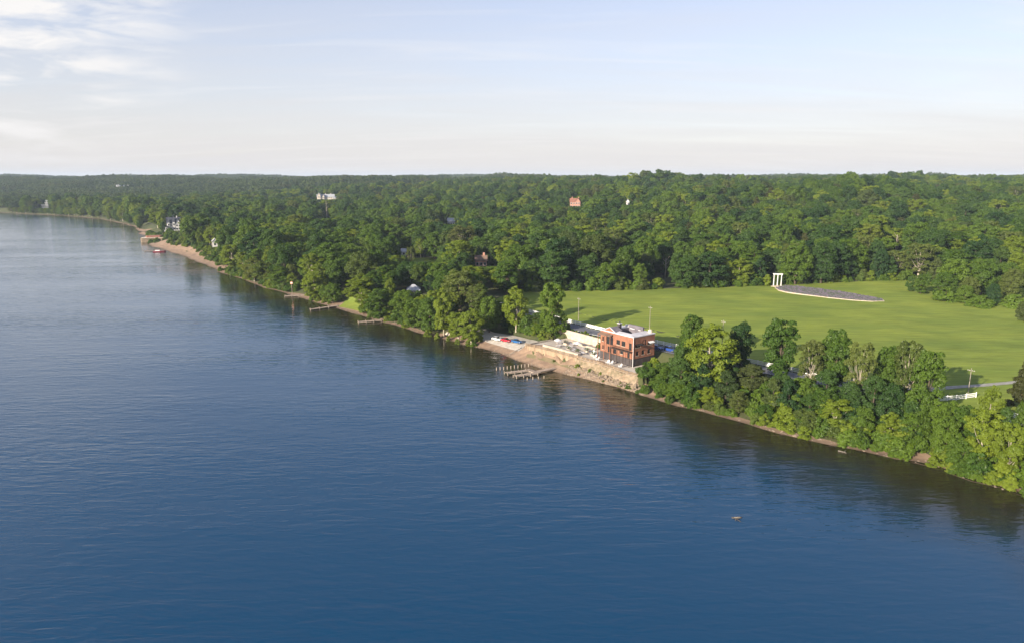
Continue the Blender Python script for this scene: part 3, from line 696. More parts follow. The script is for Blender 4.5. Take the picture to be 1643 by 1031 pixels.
# ------------------------------------------------------------------ terrace furniture
def chair_proto():
    r = thing('garden_chair', 'x', 'chair', (0, 0, 0), 0)
    for k in range(5): MB().box(-.28+.115*k, -.18+.115*k, -.30, .28, .34-.0, .38).build('seat_slat', M['white'], r)
    hts = (.92, 1.0, 1.04, 1.0, .92)
    for k in range(5):
        x = -.28+.115*k; MB().beam((x+.05, .26, .36), (x+.05, .52, hts[k]), .10, .03).build('back_slat', M['white'], r)
    for sx in (-1, 1):
        MB().box(sx*.36-.07, sx*.36+.07, -.36, .42, .56, .59).build('armrest', M['white'], r)
        MB().box(sx*.34-.03, sx*.34+.03, -.34, -.26, 0, .56).build('leg', M['white'], r)
        MB().beam((sx*.34, .50, .02), (sx*.34, -.2, .36), .05, .09).build('leg', M['white'], r)
    return r
CH = chair_proto()
chairs = [(18.0, .6, 'white slatted garden chair farthest left in the row before the brick house'), (15.6, -.6, 'white slatted garden chair second from the left in the row before the brick house'),
          (10.3, -.9, 'left one of two white slatted garden chairs side by side below the balcony'), (8.9, -.7, 'right one of two white slatted garden chairs side by side below the balcony'),
          (4.4, -1.1, 'white slatted garden chair nearest the near corner of the brick house'), (22.4, 3.9, 'white slatted garden chair off the far end of the brick house')]
for i, (a, b, lb_) in enumerate(chairs):
    if i == 0: CH.location = P3(a, b, ZP+.005); CH.rotation_euler.z = TH-1.7; CH['label'] = lb_; CH['group'] = 'garden chairs on the terrace'; CH.scale = (1.25,)*3
    else:
        c = dup(CH, P3(a, b, ZP+.005), TH-1.57+random.uniform(-.5, .5), lb_, 'garden chairs on the terrace'); c.scale = (1.25,)*3
def table_proto():
    r = thing('picnic_table', 'x', 'table', (0, 0, 0), 0)
    for k in range(5): MB().box(-.45+.18*k, -.45+.18*k+.17, -1, 1, .72, .76).build('top_board', M['roof_white'], r)
    for sx in (-1, 1):
        MB().box(sx*.82-.14, sx*.82+.14, -1, 1, .42, .46).build('bench', M['roof_white'], r)
        for sy in (-.7, .7): MB().beam((sx*.75, sy, 0), (sx*.25, sy, .72), .09, .09).build('leg', M['post_wood'], r)
    for sy in (-.7, .7): MB().beam((-.9, sy, .38), (.9, sy, .38), .05, .09).build('crossbar', M['post_wood'], r)
    return r
TB = table_proto()
tabs = [(37.5, 1.2, 'by the left end of the low terrace wall'), (33.5, 3.4, 'in the middle of the terrace'), (29.5, 1.8, 'behind the right part of the low terrace wall'), (36.0, 6.4, 'beside the back terrace wall, farthest left'), (29.0, 6.0, 'in front of the back terrace wall'), (24.3, .9, 'at the right end of the terrace walls'), (41.5, 4.4, 'alone near the steps at the end of the terrace')]
for i, (a, b, s_) in enumerate(tabs):
    lb_ = 'pale picnic table with two benches '+s_
    if i == 0: TB.location = P3(a, b, ZP+.005); TB.rotation_euler.z = TH+.2; TB['label'] = lb_; TB['group'] = 'picnic tables on the terrace'
    else: dup(TB, P3(a, b, ZP+.005), TH+random.uniform(-.5, .9), lb_, 'picnic tables on the terrace')
def parasol(a, b, c, label):
    r = thing('patio_umbrella', label, 'umbrella', P3(a, b, ZP), 0, 'umbrellas on the terrace')
    MB().tube([(0, 0, 0), (0, 0, 2.5)], .035, 6).build('pole', M['post_wood'], r)
    MB().tube([(0, 0, 0), (0, 0, .12)], .28, 10).build('foot', M['stone_grey'], r)
    n = 8; vs = [(0, 0, 2.75)]+[(1.45*math.cos(k*6.283/n), 1.45*math.sin(k*6.283/n), 2.15) for k in range(n)]+[(1.45*math.cos(k*6.283/n), 1.45*math.sin(k*6.283/n), 1.98) for k in range(n)]
    MB().add(vs, [(0, 1+k, 1+(k+1) % n) for k in range(n)]+[(1+k, 9+k, 9+(k+1) % n, 1+(k+1) % n) for k in range(n)]).build('canopy', c, r)
def planter(a, b, label):
    r = thing('planter_box', label, 'planter', P3(a, b, ZP), TH, 'planters on the terrace'); g = random.Random(int(a*7))
    MB().box(-.5, .5, -1.0, 1.0, 0, .7).build('box', M['stone_pale'], r); MB().box(-.42, .42, -.92, .92, .7, .72).build('soil', M['soil'], r)
    mb = MB()
    for k in range(150):
        x, y, z = g.uniform(-.5, .5), g.uniform(-1, 1), .75+g.random()**.7*.8; s_ = .16; a_ = g.uniform(0, 6.3); c_, d_ = math.cos(a_)*s_, math.sin(a_)*s_
        mb.add([(x-c_, y-d_, z), (x+d_*.5, y-c_*.5, z+.08), (x+c_, y+d_, z+.12), (x-d_*.5, y+c_*.5, z+.05)], [(0, 1, 2, 3)])
    o = mb.build('plants', M['leaf_mid'], r); o['kind'] = 'stuff'
for a_, b_, s_ in ((26.5, .2, 'behind the right end of the low terrace wall'), (31.5, .6, 'behind the middle of the low terrace wall'), (38.8, 5.6, 'between the picnic tables and the back wall, far left'), (26.2, 4.2, 'in the open terrace right of the umbrella'), (20.4, 2.2, 'nearest the far end of the brick house')):
    planter(a_, b_, 'stone planter with green plants '+s_)
parasol(39.3, 2.2, M['roof_white'], 'pale open umbrella at the left end of the terrace'); parasol(31.5, 4.8, M['roof_white'], 'pale open umbrella in the middle of the terrace')

# ------------------------------------------------------------------ cars
def loft(sections):
    n = len(sections[0]); vs = [p for s in sections for p in s]; fs = []
    for i in range(len(sections)-1):
        for k in range(n): fs.append((i*n+k, i*n+(k+1) % n, (i+1)*n+(k+1) % n, (i+1)*n+k))
    fs += [tuple(range(n))[::-1], tuple(range((len(sections)-1)*n, len(sections)*n))]
    return vs, fs
def car(label, body, x, y, z, rz, suv=False, group='cars parked on the gravel'):
    r = thing('parked_car', label, 'car', (x, y, z), rz, group); k = 1.12 if suv else 1
    prof = [(-2.2, .35, .75, .72), (-2.15, .28, .90*k, .82), (-1.3, .24, .98*k, .88), (0, .24, .98*k, .90), (1.0, .24, .94*k, .88), (1.9, .27, .78*k, .82), (2.2, .36, .62, .70)]
    vs, fs = loft([[(xx, -w_, z0), (xx, w_, z0), (xx, w_, z0+(z1-z0)*.55), (xx, w_*.93, z1), (xx, -w_*.93, z1), (xx, -w_, z0+(z1-z0)*.55)] for xx, z0, z1, w_ in prof])
    bd = MB().add(vs, fs).build('body', body, r, smooth=False)
    t0 = .95*k; t1 = 1.45*k+(.12 if suv else 0)
    xs = [(-1.95 if suv else -1.75, t0, .74), (-1.25 if not suv else -1.75, t1-.04, .62), (-.2, t1, .64), (.25, t1-.03, .62), (1.05, t0-.02, .74)]
    vs, fs = loft([[(xx, -w_, t0-.08), (xx, w_, t0-.08), (xx, w_*.985, zz), (xx, -w_*.985, zz)] for xx, zz, w_ in xs])
    MB().add(vs, fs).build('windows', M['glass_dark'], r)
    vs, fs = loft([[(xx, -w_, zz-.03), (xx, w_, zz-.03), (xx, w_, zz+.035), (xx, -w_, zz+.035)] for xx, zz, w_ in ((xs[1][0]-.05, xs[1][1], .60), (-.2, t1, .63), (.22, t1-.03, .60))])
    MB().add(vs, fs).build('roof', body, r)
    tyre = MB().tube([(0, -.1, 0), (0, .1, 0)], .33, 14).mesh('tyre', M['rubber']); rim = MB().tube([(0, -.115, 0), (0, .115, 0)], .2, 10).mesh('rim', M['rim'])
    for sx in (-1.35, 1.38):
        for sy in (-.80, .80):
            w_ = link('wheel', tyre, r, (sx, sy, .33)); link('rim', rim, w_)
    for sy in (-.6, .6):
        MB().box(2.02, 2.2, sy-.17, sy+.17, .56, .70).build('headlight', M['lamp_clear'], r); MB().box(-2.22, -2.1, sy-.15, sy+.15, .62, .78).build('tail_light', M['lamp_red'], r)
    MB().box(-.1, 2.0, -.85, .85, .18, .3).build('sill', M['rubber'], r)
    return r
for a, b, m_, nm in ((68.3, -4.6, 'car_white', 'white car farthest left on the gravel lot by the beach'), (63.7, -3.4, 'car_red', 'red car between the white and the blue car on the gravel lot'), (59.0, -1.8, 'car_blue', 'blue car nearest the terrace on the gravel lot')):
    x, y = loc2(a, b); car(nm, M[m_], x, y, gz(x, y)+.13, R(-42))
for a, b, m_, nm, sv in ((7.0, 19.2, 'car_navy', 'deep blue car beside the lane just behind the brick house', False), (2.2, 20.6, 'car_navy', 'deep blue car on the lane next to the tall bank trees', True), (-6.0, 25.0, 'car_black', 'black car on the lane behind the bank trees', True)):
    x, y = loc2(a, b); car(nm, M[m_], x, y, gz(x, y)+.12, R(-53)+.1, sv, 'cars on the lane behind the house')

# ------------------------------------------------------------------ docks, posts, signs on the water
def dock(label, decks, posts, z=.75, wd=1.8, m='dock_wood', name='dock', group=None):
    """decks: list of ((x,y),(x,y)); each deck a run of planks on two beams"""
    c = decks[0][0]; r = thing(name, label, 'dock', (c[0], c[1], 0), 0, group)
    for (p, q) in decks:
        p = Vector((p[0]-c[0], p[1]-c[1], z)); q = Vector((q[0]-c[0], q[1]-c[1], z)); d = (q-p); L = d.length; d.normalize(); sd = Vector((-d.y, d.x, 0))
        mb = MB(); n = max(2, int(L/.32))
        for k in range(n):
            u = p+d*(L*(k+.5)/n); mb.beam(u-sd*wd/2+Vector((0, 0, random.uniform(-.012, .012))), u+sd*wd/2, L/n*.9, .07)
        dk = mb.build('deck', M[m], r); dk['kind'] = 'stuff'
        bm = MB()
        for s_ in (-1, 1): bm.beam(p+sd*s_*(wd/2-.12)-Vector((0, 0, .16)), q+sd*s_*(wd/2-.12)-Vector((0, 0, .16)), .14, .25)
        bm.build('beams', M['post_wood'], dk)
    pm = MB().tube([(0, 0, -2), (0, 0, 0)], .13, 8).mesh('piling', M['post_wood'])
    for (x, y, h_) in posts: link('piling', pm, r, (x-c[0], y-c[1], h_))
    return r
def AB(a, b): return loc2(a, b)
pl = []
for t in (0, .33, .66, 1):
    for (p, q) in (((32.2, -26.7), (30.3, -19.1)), ((27.4, -26.6), (26.1, -18.7))):
        for s_ in (-.95, .95): pl.append((*AB(p[0]+(q[0]-p[0])*t+s_, p[1]+(q[1]-p[1])*t), 1.0+random.uniform(-.1, .1)))
dock('grey wooden dock with two fingers below the brick house', [(AB(32.2, -26.7), AB(30.3, -19.1)), (AB(27.4, -26.6), AB(26.1, -18.7)), (AB(31.2, -18.6), AB(25.3, -17.9)), (AB(27.2, -17.4), AB(26.9, -9.6))], pl)
pm = MB().tube([(0, 0, -2.5), (0, 0, .98), (0, 0, 1.03)], [.15, .14, .06], 8).mesh('mooring_post', M['post_wood'])
for k in range(10):
    t = k/9; x, y = AB(38.3-2.9*t, -26.3+11.7*t); o = link('mooring_post', pm, None, (x, y, random.uniform(-.1, .25)))
    tag(o, 'pale mooring post in the row left of the dock, %s from the outer end' % ['first', 'second', 'third', 'fourth', 'fifth', 'sixth', 'seventh', 'eighth', 'ninth', 'tenth'][k], 'post', 'row of mooring posts left of the dock')
for k in range(4):
    t = k/3; x, y = AB(23.1-1.6*t, -24.8+5.8*t); o = link('mooring_post', pm, None, (x, y, random.uniform(-.35, -.1)))
    tag(o, 'pale mooring post in the short row right of the dock, %s from the outer end' % ['first', 'second', 'third', 'fourth'][k], 'post', 'short row of mooring posts right of the dock')
def shore_dock(px0, px1, label, n=4, z=.6, wd=2.0):
    p, q = at(*px0, z), at(*px1, z)
    ps = []
    for k in range(n):
        t = k/(n-1); x = p[0]+(q[0]-p[0])*t; y = p[1]+(q[1]-p[1])*t
        ps += [(x-.4, y+wd*.5, z+.5), (x+.4, y-wd*.5, z+.45)]
    dock(label, [(p, q)], ps, z, wd, group='small docks along the left bank')
shore_dock((457, 474.5), (490, 473), 'broad pale landing under the orange river marker', wd=3.2)
shore_dock((498, 496), (541, 490), 'narrow dock between the landing and the small beach lawn')
shore_dock((575, 516), (611, 513), 'narrow dock nearest the brick house on the wooded left bank')
shore_dock((232, 403), (264, 401.5), 'long low dock below the stone terrace at the far beach', wd=2.6)
def boat():
    x, y = at(256, 404.5, .0)
    r = thing('moored_boat', 'dark red boat moored beside the dock at the far beach', 'boat', (x, y, 0), R(15))
    secs = [(-5.2, 1.25, .9), (-2.5, 1.5, .95), (1, 1.5, 1.0), (3.6, 1.0, 1.15), (5.2, .08, 1.35)]
    vs, fs = loft([[(xx, -w_*.7, -.3), (xx, w_*.7, -.3), (xx, w_, h_), (xx, -w_, h_)] for xx, w_, h_ in secs])
    MB().add(vs, fs).build('hull', M['boat_red'], r)
    MB().box(-3.4, .4, -1.05, 1.05, 1.0, 1.9).build('cabin', M['white'], r); MB().box(-3.7, .8, -1.2, 1.2, 1.9, 2.02).build('canopy', M['boat_red'], r)
    MB().add([(.42, -1.0, 1.15), (.42, 1.0, 1.15), (.42, 1.0, 1.8), (.42, -1.0, 1.8)], [(0, 1, 2, 3)]).build('windscreen', M['glass_dark'], r)
boat()
def marker():
    x, y = at(461, 474.5, .3)
    r = thing('river_marker', 'orange and white river marker board on a tall post by the landing', 'marker', (x+1.5, y+4, 0), 0)
    MB().tube([(0, 0, -1), (0, 0, 7.4)], .12, 8).build('post', M['post_wood'], r)
    MB().box(-.6, .6, -.15, -.08, 6.2, 7.5).build('board', M['white'], r)
    for z0, z1 in ((6.22, 6.6), (7.05, 7.42)): MB().box(-.58, .58, -.2, -.155, z0, z1).build('stripe', M['orange'], r)
marker()
def drift():
    x, y = at(1182, 830, .1)
    r = thing('driftwood_log', 'pale driftwood log with a dark branch floating in the open river', 'driftwood', (x, y, 0), 0)
    MB().tube([(-.95, .15, .02), (-.5, .05, .10), (.2, .0, .16), (.8, .1, .14), (1.05, .15, .05)], [.08, .17, .19, .17, .06], 9).build('trunk', M['driftwood'], r, smooth=True)
    MB().tube([(-.85, .25, .12), (-.4, -.35, .16), (.1, -1.0, .10), (.35, -1.55, .03)], [.10, .09, .07, .03], 7).build('branch', M['wet_wood'], r, smooth=True)
    MB().tube([(-.3, -.3, .14), (-.55, -.8, .12), (-.5, -1.0, .04)], [.05, .04, .02], 6).build('twig', M['driftwood'], r, smooth=True)
drift()

# ------------------------------------------------------------------ white fence, poles
def board_fence(pts, label):
    r = thing('board_fence', label, 'fence', P3(0, 0, 0), TH, 'white board fences along the lane')
    S = []
    for (a0, b0), (a1, b1) in zip(pts[:-1], pts[1:]):
        n = max(1, round(math.hypot(a1-a0, b1-b0)/2.8)); S += [(a0+(a1-a0)*k/n, b0+(b1-b0)*k/n) for k in range(n)]
    S.append(pts[-1])
    xy = np.array([loc2(a, b) for a, b in S]); Z = ground(xy[:, 0], xy[:, 1])+.05
    pm_ = MB().box(-.09, .09, -.09, .09, -.3, 1.5).mesh('post', M['white'])
    for (a, b), z in zip(S, Z): link('post', pm_, r, (b, a, float(z)))
    for zz in (.35, .80, 1.25):
        mb = MB()
        for (p, q, z0, z1) in zip(S[:-1], S[1:], Z[:-1], Z[1:]): mb.beam((p[1]-.11, p[0], z0+zz), (q[1]-.11, q[0], z1+zz), .05, .25)
        mb.build('rail', M['white'], r)
board_fence([(118, 24.9), (84, 24.5), (60.2, 24.4), (40, 24.6), (12, 25.2), (-20.6, 28.2), (-36.9, 30.8), (-60.5, 34.4)], 'long white board fence between the lane and the meadow')
board_fence([(-60.5, 34.6), (-63, 41), (-66, 48)], 'short white board fence turning into the meadow along the drive')
board_fence([(-75.5, 37.2), (-78, 42), (-80.5, 48)], 'short white board fence on the right side of the drive')
board_fence([(-88, 37.6), (-100, 38.2), (-125, 40)], 'white board fence at the right edge beyond the dark evergreen')
def pole(px_, base_y, top_y, label):
    x, y = at(px_, base_y, ZR+.1); z = gz(x, y); h = H+ray(px_, top_y)[2]*y/ray(px_, top_y)[1]-z
    M.setdefault('pole_wood', mat('pole_wood', (.30, .26, .21), (.19, .165, .135), 1.2, .9))
    r = thing('utility_pole', label, 'pole', (x, y, z), TH+1.57, 'utility poles along the lane')
    MB().tube([(0, 0, -.3), (0, 0, h)], [.13, .08], 8).build('shaft', M['pole_wood'], r)
    MB().box(-.9, .9, -.045, .045, h-.75, h-.65).build('crossarm', M['pole_wood'], r)
    im = MB().tube([(0, 0, 0), (0, 0, .16)], [.05, .03], 6).mesh('insulator', M['white'])
    for s_ in (-.8, -.35, .35, .8): link('insulator', im, r, (s_, 0, h-.65))
    return r
pole(928, 514, 477, 'utility pole in the meadow edge left of the brick house'); pole(1042, 531, 491, 'utility pole standing up behind the brick house roof'); pole(1158, 560, 513, 'utility pole behind the bright sycamore on the bank')
pole(1553, 632, 590, 'utility pole beside the drive at the right of the meadow')

# ------------------------------------------------------------------ meadow: columns and flower bed
def columns():
    x, y = at(1247, 458.5, 7.9); z = gz(x, y)
    r = thing('columned_arch', 'white arch of three columns at the far edge of the meadow', 'arch', (x, y, z), R(-14)); r.scale = (.9, .9, .95)
    MB().box(-2.7, 2.7, -.8, .8, -.2, .6).build('plinth', M['stone_grey'], r)
    for k in range(2): MB().box(-3.1-.4*k, 3.1+.4*k, -1.2-.4*k, 1.2+.4*k, -.3, .4-.2*k).build('step', M['stone_pale'], r)
    for k, xx in enumerate((-2.1, 0, 2.1)):
        c = MB().tube([(xx, 0, .6), (xx, 0, .85), (xx, 0, .86), (xx, 0, 3.6), (xx, 0, 6.5)], [.42, .42, .31, .30, .25], 14).build('column', M['white_wall'], r)
        MB().box(xx-.42, xx+.42, -.42, .42, 6.5, 6.8).build('capital', M['white_wall'], c)
    MB().box(-2.7, 2.7, -.36, .36, 6.8, 7.3).build('beam', M['white_wall'], r)
    MB().box(-2.85, 2.85, -.48, .48, 7.3, 7.45).build('cornice', M['white_wall'], r)
columns()
BED_OUT = [(1243, 462), (1249, 466), (1262, 469), (1290, 473), (1330, 478), (1370, 482), (1400, 484), (1419, 483.5), (1416, 480.5), (1395, 476), (1350, 468), (1310, 463), (1280, 459.5), (1258, 458.5)]
def bed():
    pts = [at(x, y, 7.5) for x, y in BED_OUT]; c = np.mean(pts, 0); zc = float(np.mean([gz(*p) for p in pts]))+.1
    r = thing('flower_bed', 'long leaf-shaped bed of purple plants edged with pale stone in the meadow', 'flower bed', (c[0], c[1], zc), 0)
    Pn = np.array(pts)-c; cen = Pn.mean(0); n = len(Pn)
    inn = cen+(Pn-cen)*np.array([.965, .95]); inn = np.array([p-(p-cen)/np.linalg.norm(p-cen)*.5 for p in Pn])
    vs = [(*p, .22) for p in Pn]+[(*p, .22) for p in inn]+[(*p, -.6) for p in Pn]
    MB().add(vs, [(i, (i+1) % n, n+(i+1) % n, n+i) for i in range(n)]+[(2*n+i, 2*n+(i+1) % n, (i+1) % n, i) for i in range(n)]).build('stone_edging', M['stone_pale'], r)
    MB().add([(*p, .16) for p in inn], [tuple(range(n))]).build('soil', M['soil'], r)
    mb = MB(); g = random.Random(4)
    x0, y0 = inn.min(0); x1, y1 = inn.max(0); gx = np.arange(x0, x1, .82); gy = np.arange(y0, y1, .95); GX, GY = np.meshgrid(gx, gy); ok = inside(inn, GX.ravel(), GY.ravel())
    for x, y in zip(GX.ravel()[ok], GY.ravel()[ok]):
        x += g.uniform(-.18, .18); y += g.uniform(-.18, .18); rr_ = g.uniform(.22, .55); h_ = g.uniform(.18, .55); a0 = g.uniform(0, 6)
        vs = [(x+rr_*math.cos(a0+k*1.047), y+rr_*math.sin(a0+k*1.047), .17) for k in range(6)]+[(x+rr_*.75*math.cos(a0+k*1.047), y+rr_*.75*math.sin(a0+k*1.047), .17+h_*.7) for k in range(6)]+[(x, y, .17+h_)]
        mb.add(vs, [(k, (k+1) % 6, 6+(k+1) % 6, 6+k) for k in range(6)]+[(6+k, 6+(k+1) % 6, 12) for k in range(6)])
    o = mb.build('plants', M['lavender'], r); o['kind'] = 'stuff'
bed()

# ------------------------------------------------------------------ stones and drift on the beach
def stones():
    g = random.Random(9); mb = MB()
    def rock(x, y, z, s_):
        ax = [g.uniform(.7, 1.3)*s_ for _ in range(3)]
        vs = [(x+ax[0]*math.cos(k*1.257+g.uniform(-.2, .2))*q, y+ax[1]*math.sin(k*1.257)*q, z+ax[2]*h_) for q, h_ in ((1, 0), (.8, .45)) for k in range(5)]+[(x, y, z+ax[2]*.62)]
        mb.add(vs, [(k, (k+1) % 5, 5+(k+1) % 5, 5+k) for k in range(5)]+[(5+k, 5+(k+1) % 5, 10) for k in range(5)])
    spots = []
    for k in range(900):
        a = g.uniform(-11, 22); b0 = float(np.interp(a, np.sort(ab(SH[:, 0], SH[:, 1])[0]), ab(SH[:, 0], SH[:, 1])[1][np.argsort(ab(SH[:, 0], SH[:, 1])[0])])) if k == -1 else None
        spots.append((a, g.random()))
    A_, B_ = ab(SH[:, 0], SH[:, 1]); o_ = np.argsort(A_); A_, B_ = A_[o_], B_[o_]
    xs, ss = [], []
    for a, u in spots:
        b0 = np.interp(a, A_, B_); e = np.interp(a, pa, pb)-1.0; xs.append(loc2(a, b0+(e-b0)*u)); ss.append(g.uniform(.12, .42))
    for k in range(700):
        a = g.uniform(-112, 240); b0 = np.interp(a, A_, B_); xs.append(loc2(a, b0+g.uniform(-.3, 4)*g.random())); ss.append(g.uniform(.1, .4))
    for k in range(330):
        a = g.uniform(-8, 24); e = np.interp(a, pa, pb); u = .42+.58*g.random(); xs.append(loc2(a, e-.3-2.6*u)); ss.append(-g.uniform(.15, .45)-2.4*int((1-u)*100))
    xs = np.array(xs); Z = ground(xs[:, 0], xs[:, 1])
    for i_, s_ in enumerate(ss):
        if s_ < 0:
            n_ = int(round(-s_//2.4)); u = n_/100; ss[i_] = (-s_)-2.4*n_; Z[i_] = 1.0+2.6*u**1.5
    for (x, y), z, s_ in zip(xs, Z, ss): rock(x, y, z, s_)
    o = mb.build('beach_stones', M['stone_grey']); tag(o, 'loose brown stones strewn along the water', kind='stuff')
stones()
def log(px0, px1, label, rad=.22):
    p, q = at(*px0, .4), at(*px1, .4); zp, zq = gz(*p), gz(*q); L = math.hypot(q[0]-p[0], q[1]-p[1])
    r = thing('driftwood_log', label, 'driftwood', (p[0], p[1], max(zp, 0)), math.atan2(q[1]-p[1], q[0]-p[0]), 'driftwood on the shore')
    dz = max(zq, 0)-max(zp, 0)
    MB().tube([(0, 0, rad*.8), (L*.5, .15, rad*1.1+dz*.5), (L, 0, rad+dz)], [rad*1.3, rad, rad*.5], 8).build('trunk', M['driftwood'], r, smooth=True)
    MB().tube([(L*.6, .1, rad+dz*.6), (L*.72, .6, rad*2+dz*.7), (L*.8, .9, rad*3.2+dz*.8)], [rad*.5, rad*.35, rad*.15], 6).build('branch', M['driftwood'], r, smooth=True)
log((1345, 721), (1358, 724.5), 'pale drift log at the water below the bank trees', .16); log((905, 590), (940, 584), 'drift log lying on the beach right of the dock', .14)
log((818, 568), (845, 562), 'dark drift log on the sand left of the terrace wall', .18)
def boulder(px_, py_, s_, label):
    x, y = at(px_, py_, 1.4); z = gz(x, y); g = random.Random(int(px_))
    n, m_ = 9, 5; vs = []
    for j in range(m_):
        t = j/(m_-1); q = math.cos(t*1.45)
        vs += [(s_*q*math.cos(k*6.283/n)*g.uniform(.8, 1.15), s_*.8*q*math.sin(k*6.283/n)*g.uniform(.8, 1.15), s_*.75*math.sin(t*1.45)*g.uniform(.9, 1.1)-.1) for k in range(n)]
    fs = [(j*n+k, j*n+(k+1) % n, (j+1)*n+(k+1) % n, (j+1)*n+k) for j in range(m_-1) for k in range(n)]+[tuple(range((m_-1)*n, m_*n))]
    o = MB().add(vs, fs).build('boulder', M['stone_pale'], None, (x, y, z)); tag(o, label, 'boulder', 'boulders on the beach')
boulder(722, 534, 2.0, 'large pale boulder on the beach left of the yellow-green sycamores'); boulder(745, 540, 1.0, 'small white boulder under the yellow-green sycamore on the beach')

# ------------------------------------------------------------------ trees: one of each kind
def unit(v): return v/np.maximum(np.linalg.norm(v, axis=-1, keepdims=True), 1e-9)
def crown(seed, Ht, rad, base, nl, cards, size, shape='round', lobe=(.26, .42), fill=.72, jitter=.55, flat=.85):
    """leaf sprays on the skins of many lobes spread through the crown's volume -> verts, faces, tone, lobe centres"""
    g = np.random.default_rng(seed); L = []; hc = Ht-base
    k = 0
    while len(L) < nl and k < 4000:
        k += 1
        t = g.uniform(0, 1)
        if shape == 'round': pr = math.sqrt(max(0, 1-((t-.45)/.58)**2))
        elif shape == 'tall': pr = (math.sin(math.pi*min(1, t*.86+.14))**.6)
        elif shape == 'cone': pr = (1-t)**.85
        elif shape == 'bush': pr = math.sqrt(max(0, 1-t**2))
        elif shape == 'open': pr = math.sqrt(max(0, 1-((t-.55)/.55)**2))
        else: pr = 1
        a = g.uniform(0, 6.283); q = math.sqrt(g.uniform(.08, 1))*fill*pr
        lr = rad*g.uniform(*lobe)*(0.65+.35*pr)
        p = np.array([q*rad*math.cos(a), q*rad*math.sin(a), base+t*hc*.94])
        p[2] = min(p[2], Ht-lr*flat*.8)
        if shape != 'bush': p[2] = max(p[2], base+lr*.3)
        if all(np.linalg.norm((p-c)*[1, 1, 1.1]) > .55*max(lr, r) for c, r in L) or k > 2500: L.append((p, lr))
    Cn = np.array([c for c, _ in L]); Rn = np.array([r for _, r in L])
    area = Rn**2; n_each = np.maximum(20, (cards*area/area.sum()*1.35)).astype(int)
    mid = np.array([0, 0, base+hc*.42]); P = []; Nn = []; Tn = []
    for (c, r), n in zip(L, n_each):
        d = unit(g.normal(size=(n, 3))); d[:, 2] = np.where(d[:, 2] < -.35, -d[:, 2], d[:, 2])
        rr = r*(1-.28*g.random((n, 1))**2+.17*g.normal(size=(n, 1)))
        pt = c+d*rr*[1, 1, flat]
        dd = np.linalg.norm((pt[:, None]-Cn[None])/[1, 1, flat], axis=2)/Rn[None]
        keep = (dd.min(1) > .74)
        pt = pt[keep]; dk = d[keep]
        P.append(pt); Nn.append(unit(dk+.25*unit(pt-mid)+jitter*g.normal(size=dk.shape))); Tn.append(np.clip(g.normal(.5, .22)+.20*g.normal(size=len(pt)), 0, 1))
    P = np.concatenate(P); Nn = np.concatenate(Nn); Tn = np.concatenate(Tn)
    up = unit(g.normal(size=P.shape)); A = unit(np.cross(Nn, up)); B = np.cross(Nn, A)
    s = size*g.uniform(.6, 1.35, (len(P), 1))
    bend = Nn*s*g.uniform(-.25, .25, (len(P), 1))
    V = np.stack([P-A*s*.78, P-B*s*.40+bend, P+A*s*.78, P+B*s*.40+bend], 1).reshape(-1, 3)
    Fq = np.arange(len(V)).reshape(-1, 4)
    return V, Fq, np.repeat(Tn, 4), L
def crown_mesh(name, V, Fq, tone, m):
    me = np_mesh(name, V, Fq, m)
    a = me.attributes.new('tone', 'FLOAT', 'POINT'); a.data.foreach_set('value', tone.astype(np.float32)); return me
def trunk_mb(seed, Ht, r0, L, base, fork=.45, lean=.04, limbs=9):
    g = random.Random(seed); mb = MB()
    top = Vector((g.uniform(-1, 1)*lean*Ht, g.uniform(-1, 1)*lean*Ht, Ht*.86))
    def on(t): return Vector((top.x*t*t, top.y*t*t, top.z*t-.3*(1-t)))
    mb.tube([on(t) for t in (0, .04, .25, .5, .75, 1)], [r0*1.35, r0, r0*.85, r0*.6, r0*.35, r0*.1], 8)
    big = sorted(L, key=lambda c: -c[1])[:limbs]
    for c, r in big:
        t = min(.8, max(.18, (c[2]*fork)/Ht+.08)); p = on(t); c = Vector(c)
        q = p.lerp(c, .5)+Vector((0, 0, -.08*(c-p).length))
        mb.tube([p, q, c], [r0*.38*(1.1-t), r0*.24, r0*.06], 5, cap=False)
    return mb
KINDS = []
def kind(name, seed, Ht, rad, base, nl, cards, size, shape, leaf, bark, r0, **kw):
    tk = {k: kw.pop(k) for k in ('fork', 'lean', 'limbs') if k in kw}
    V, Fq, tone, L = crown(seed, Ht, rad, base, nl, cards, size, shape, **kw)
    cm = crown_mesh('crown', V, Fq, tone, M[leaf])
    tm = trunk_mb(seed, Ht, r0, L, base, **tk).mesh('trunk', M[bark], True)
    # the same tree as one mesh, for the wood that reads as one mass
    tv = np.empty(len(tm.vertices)*3, np.float32); tm.vertices.foreach_get('co', tv); tv = tv.reshape(-1, 3)
    KINDS.append(dict(name=name, h=Ht, r=rad, crown=cm, trunk=tm, V=V, F=Fq, tone=tone, leaf=leaf, bark=bark, base=base))
kind('sycamore', 1, 20, 6.0, 3.5, 95, 11000, .46, 'tall', 'leaf_light', 'bark_pale', .42, lobe=(.13, .26), fill=.86)
kind('sycamore', 2, 20, 5.2, 4.5, 80, 9500, .46, 'open', 'leaf_light', 'bark_pale', .38, lobe=(.14, .27), fill=.86)
kind('maple', 3, 18, 6.4, 1.8, 95, 12000, .46, 'round', 'leaf_dark', 'bark', .45, lobe=(.15, .29), fill=.82)
kind('maple', 4, 18, 5.4, 1.5, 85, 10500, .46, 'tall', 'leaf_dark', 'bark', .42, lobe=(.15, .29), fill=.82)
kind('oak', 5, 18, 6.8, 2.2, 105, 12500, .46, 'round', 'leaf_mid', 'bark', .48, lobe=(.14, .27), fill=.84)
